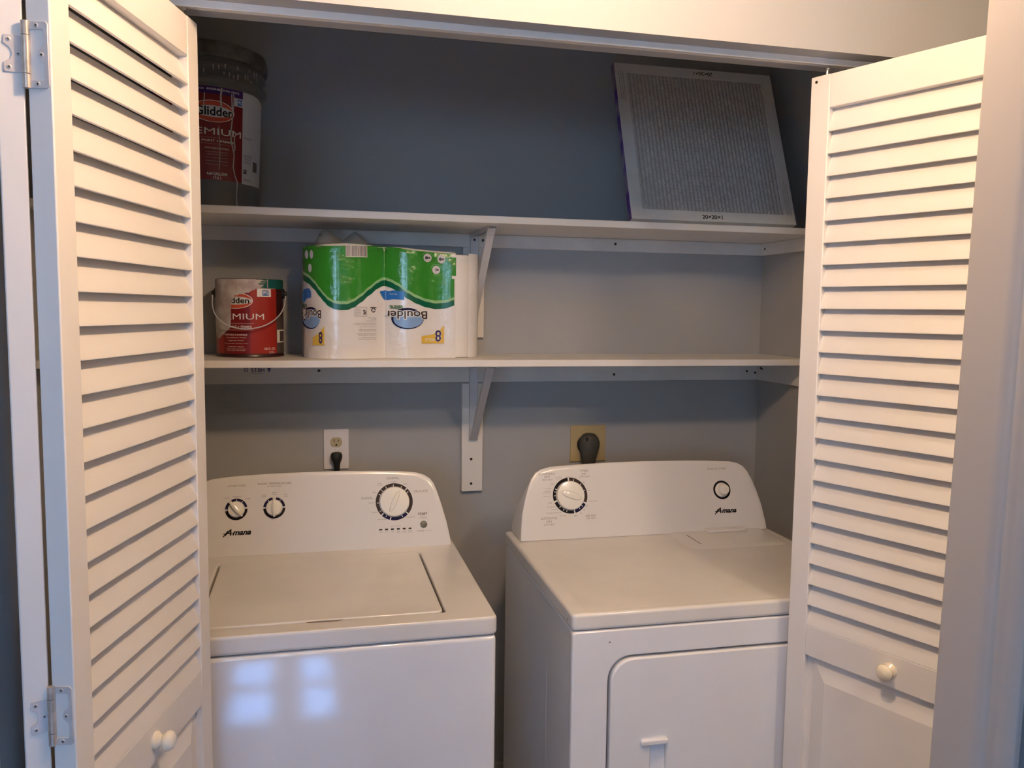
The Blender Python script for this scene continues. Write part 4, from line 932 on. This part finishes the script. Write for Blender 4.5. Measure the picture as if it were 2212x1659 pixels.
D.strip(lin(0.0880, 0.1530, 24), lambda x: 0.0405, lambda x: interp([(0.088, 0.0605), (0.116, 0.064), (0.135, 0.072), (0.1525, 0.0885)], x), 4, 6, 0.0003)
D.text('8', 0.1355, 0.0610, w=0.0185, h=0.0330, rot=PI, bold=0.055, mi=3, lift=0.0005).text('8', 0.1355, 0.0610, w=0.0175, h=0.0315, rot=PI, bold=0.02, mi=7, lift=0.0007)
D.text('ROLLS!', 0.1110, 0.0500, w=0.0270, h=0.0085, rot=PI, bold=0.02, mi=3, lift=0.0005); pb('roll_count_print')
D.strip(lin(-0.2000, -0.1710, 12), lambda x: 0.0370, lambda x: interp([(-0.200, 0.057), (-0.190, 0.064), (-0.179, 0.074), (-0.1725, 0.085)], x), 4, 6, 0.0003)
D.text('8', -0.1800, 0.0560, w=0.0095, h=0.0310, rot=PI, bold=0.02, mi=7, lift=0.0006); pb('roll_count_print')
D.rect(-0.1155, -0.0600, 0.2670, 0.2965, 8, 3, 0.0006)
bx = -0.1145; rb = random.Random(11)
while bx < -0.0615:
    wv = 0.0005+0.0011*rb.random(); D.rect(bx, min(bx+wv, -0.061), 0.2690, 0.2965, 1, 1, 0.0010); bx += wv+0.0006+0.0012*rb.random()
pb('barcode')
for (x, y) in ((0.1040, 0.2715), (0.1440, 0.2690), (0.1290, 0.2400)):
    D.arc(x, y, 0.0002, 0.0115, 0, 360, 24, 8, 0.0005).arc(x, y+0.0, 0.0150, 0.0160, -75, 75, 12, 5, 0.0005)
    D.arc(x-0.003, y, 0.0001, 0.0045, 0, 360, 12, 9, 0.0007).arc(x+0.0045, y, 0.0001, 0.0030, 0, 360, 12, 9, 0.0007)
pb('round_badges')
for (x, y) in ((-0.2130, 0.2690), (-0.2010, 0.2700), (-0.2050, 0.2350)):
    D.arc(x, y, 0.0001, 0.0100, 0, 360, 20, 8, 0.0005, 0.42, 1.1)
pb('round_badges')
for (x0, x1, y0, y1) in ((-0.0930, -0.0615, 0.1125, 0.1131), (-0.0930, -0.0615, 0.1366, 0.1372), (-0.0930, -0.0924, 0.1125, 0.1372), (-0.0621, -0.0615, 0.1125, 0.1372)): D.rect(x0, x1, y0, y1, 2, 1, 0.0004)
D.text('FSC', -0.0680, 0.1235, w=0.007, h=0.012, rot=PI, bold=0.03, mi=1, lift=0.0004)
for k in range(4): D.rect(-0.0900, -0.0770, 0.118+k*0.0045, 0.1187+k*0.0045, 1, 10, 0.0004)
D.arc(-0.0440, 0.1290, 0.0035, 0.0058, 0, 100, 8, 1, 0.0004).arc(-0.0440, 0.1290, 0.0035, 0.0058, 120, 220, 8, 1, 0.0004).arc(-0.0440, 0.1290, 0.0035, 0.0058, 240, 340, 8, 1, 0.0004)
D.rect(-0.0525, -0.0360, 0.1355, 0.1375, 1, 1, 0.0004)
for i, (t, y, wv) in enumerate((('100% recycled paper', 0.1085, 0.022), ('made in usa', 0.1045, 0.014), ('distributed by', 0.1005, 0.026), ('keep away from flame and heat', 0.0945, 0.056), ('questions or comments please call', 0.0910, 0.060), ('package is not a toy', 0.0850, 0.044), ('recyclable plastic film wrapper', 0.0775, 0.046), ('store in a cool dry place', 0.0740, 0.044), ('satisfaction guaranteed', 0.0665, 0.050), ('or your money back', 0.0630, 0.046), ('contents may settle', 0.0565, 0.038), ('please recycle this wrapper', 0.0525, 0.046))):
    D.text(t, -0.0370-wv/2, y, w=wv, h=0.0026, rot=PI, mi=1, lift=0.0004)
pb('fine_print')
# crumpled clear film on top
rf = random.Random(5)
cf = MB(); NU, NV = 34, 9
zt_ = [[0]*(NV+1) for _ in range(NU+1)]
def crump(i, j):
    u = -0.190+0.42*i/NU; t = j/NV
    hmax = interp([(-0.20, 0.006), (-0.17, 0.050), (-0.13, 0.054), (-0.08, 0.046), (-0.045, 0.034), (-0.02, 0.012), (0.05, 0.010), (0.2, 0.003), (0.24, 0.001)], u)
    hh = hmax*math.sin(PI*min(1, t*1.0))**0.8
    w_ = 0.004*math.sin(9*t+u*90)+0.004*math.sin(u*57+t*13)+0.003*(rf.random()-0.5)
    v = 0.018+0.15*t+0.6*w_
    return tuple(PO+pu*(u+0.012*t)+pv*v+Vector((0, 0, PHT+0.0015+hh*(0.8+0.35*math.sin(u*75+2*t))+abs(w_)*0.4*(hmax > 0.01))))
vs = [crump(i, j) for i in range(NU+1) for j in range(NV+1)]
cf.add(vs, [(i*(NV+1)+j, (i+1)*(NV+1)+j, (i+1)*(NV+1)+j+1, i*(NV+1)+j+1) for i in range(NU) for j in range(NV)])
cfo = cf.build('loose_clear_film', M['clear'], pk, smooth=False); cfo['label'] = 'crumpled clear plastic'

# ------------------------------------------------------------------ air filter
FA = math.radians(21.9); fup = Vector((0.012, math.sin(FA), math.cos(FA))).normalized(); fe = Vector((1, 0, 0)); fn = fe.cross(fup).normalized()
FO = Vector((-0.592, -0.3290, ZU+0.0085)); FS = 0.505; FT = 0.020
def FF(x, y, l=0.0): return tuple(FO+fe*x+fup*y+fn*l)
af = thing('air_filter', tuple(FO+fe*FS/2), 'square pleated furnace air filter leaning at the right end of the upper shelf', 'air filter')
MB().ring([(0, 0), (FS, 0), (FS, FS), (0, FS)], [(0.036, 0.031), (FS-0.036, 0.031), (FS-0.036, FS-0.031), (0.036, FS-0.031)], -FT, 0.0, lambda x, y, l: FF(x, y, l)).build('cardboard_frame', M['card'], af, bevel=0.0008, seg=1)
for a_, b_ in ((-0.0012, -0.0002), (FS+0.0002, FS+0.0012)): MB().box(a_, b_, 0.0, FS, -FT, -0.0006, lambda x, y, l: FF(x, y, l)).build('purple_side', M['purplecard'], af)
md = MB(); npl = 76; xs = lin(0.03, FS-0.03, npl)
md.grid(lambda i, y: FF(xs[int(i)], y, -0.0022-(0.0022 if int(i) % 2 else 0.0)), list(range(npl+1)), [0.026, FS/2, FS-0.026]); md.build('pleated_media', M['media'], af)
wm = MB()
q = 0.0345; x0_, x1_, y0_, y1_ = 0.036, FS-0.036, 0.031, FS-0.031
def clipline(c0, sgn):
    pts = []
    for k in range(200):
        x = x0_+(x1_-x0_)*k/199; y = c0+sgn*x
        if y0_ <= y <= y1_: pts.append((x, y))
    return (pts[0], pts[-1]) if len(pts) > 4 else None
for sgn in (1, -1):
    for k in range(-30, 60):
        L_ = clipline(k*q*1.0, sgn)
        if L_:
            (a, b), (c, d) = L_; nn = Vector((-(d-b), c-a)).normalized()*0.0009
            wm.add([FF(a+nn.x, b+nn.y, -0.0014), FF(c+nn.x, d+nn.y, -0.0014), FF(c-nn.x, d-nn.y, -0.0014), FF(a-nn.x, b-nn.y, -0.0014)], [(0, 1, 2, 3)])
wm.build('wire_mesh', M['wire'], af, recalc=False)
D = Decal()
def fb(name):
    global D
    D.build(name, M['black'], af, FF, base=0.0005); D = Decal()
D.text('20×20×1', FS*0.480, 0.0135, w=0.062, h=0.0125, bold=0.02); fb('size_print'); D.text('20×20×1', FS*0.555, FS-0.0150, w=0.062, h=0.0125, rot=PI, bold=0.01); fb('size_print')
for k, (x, L_) in enumerate(((0.0115, 0.095), (0.0185, 0.100), (0.0245, 0.100))): D.text('install with arrow toward the blower', x, FS-0.030-L_/2, w=L_, h=0.0030, rot=-PI/2)
fb('fine_print')
for k, (x, L_) in enumerate(((FS-0.0115, 0.100), (FS-0.0185, 0.110), (FS-0.0245, 0.085))): D.text('replace the filter every three months', x, 0.030+L_/2, w=L_, h=0.0030, rot=PI/2)
fb('fine_print')
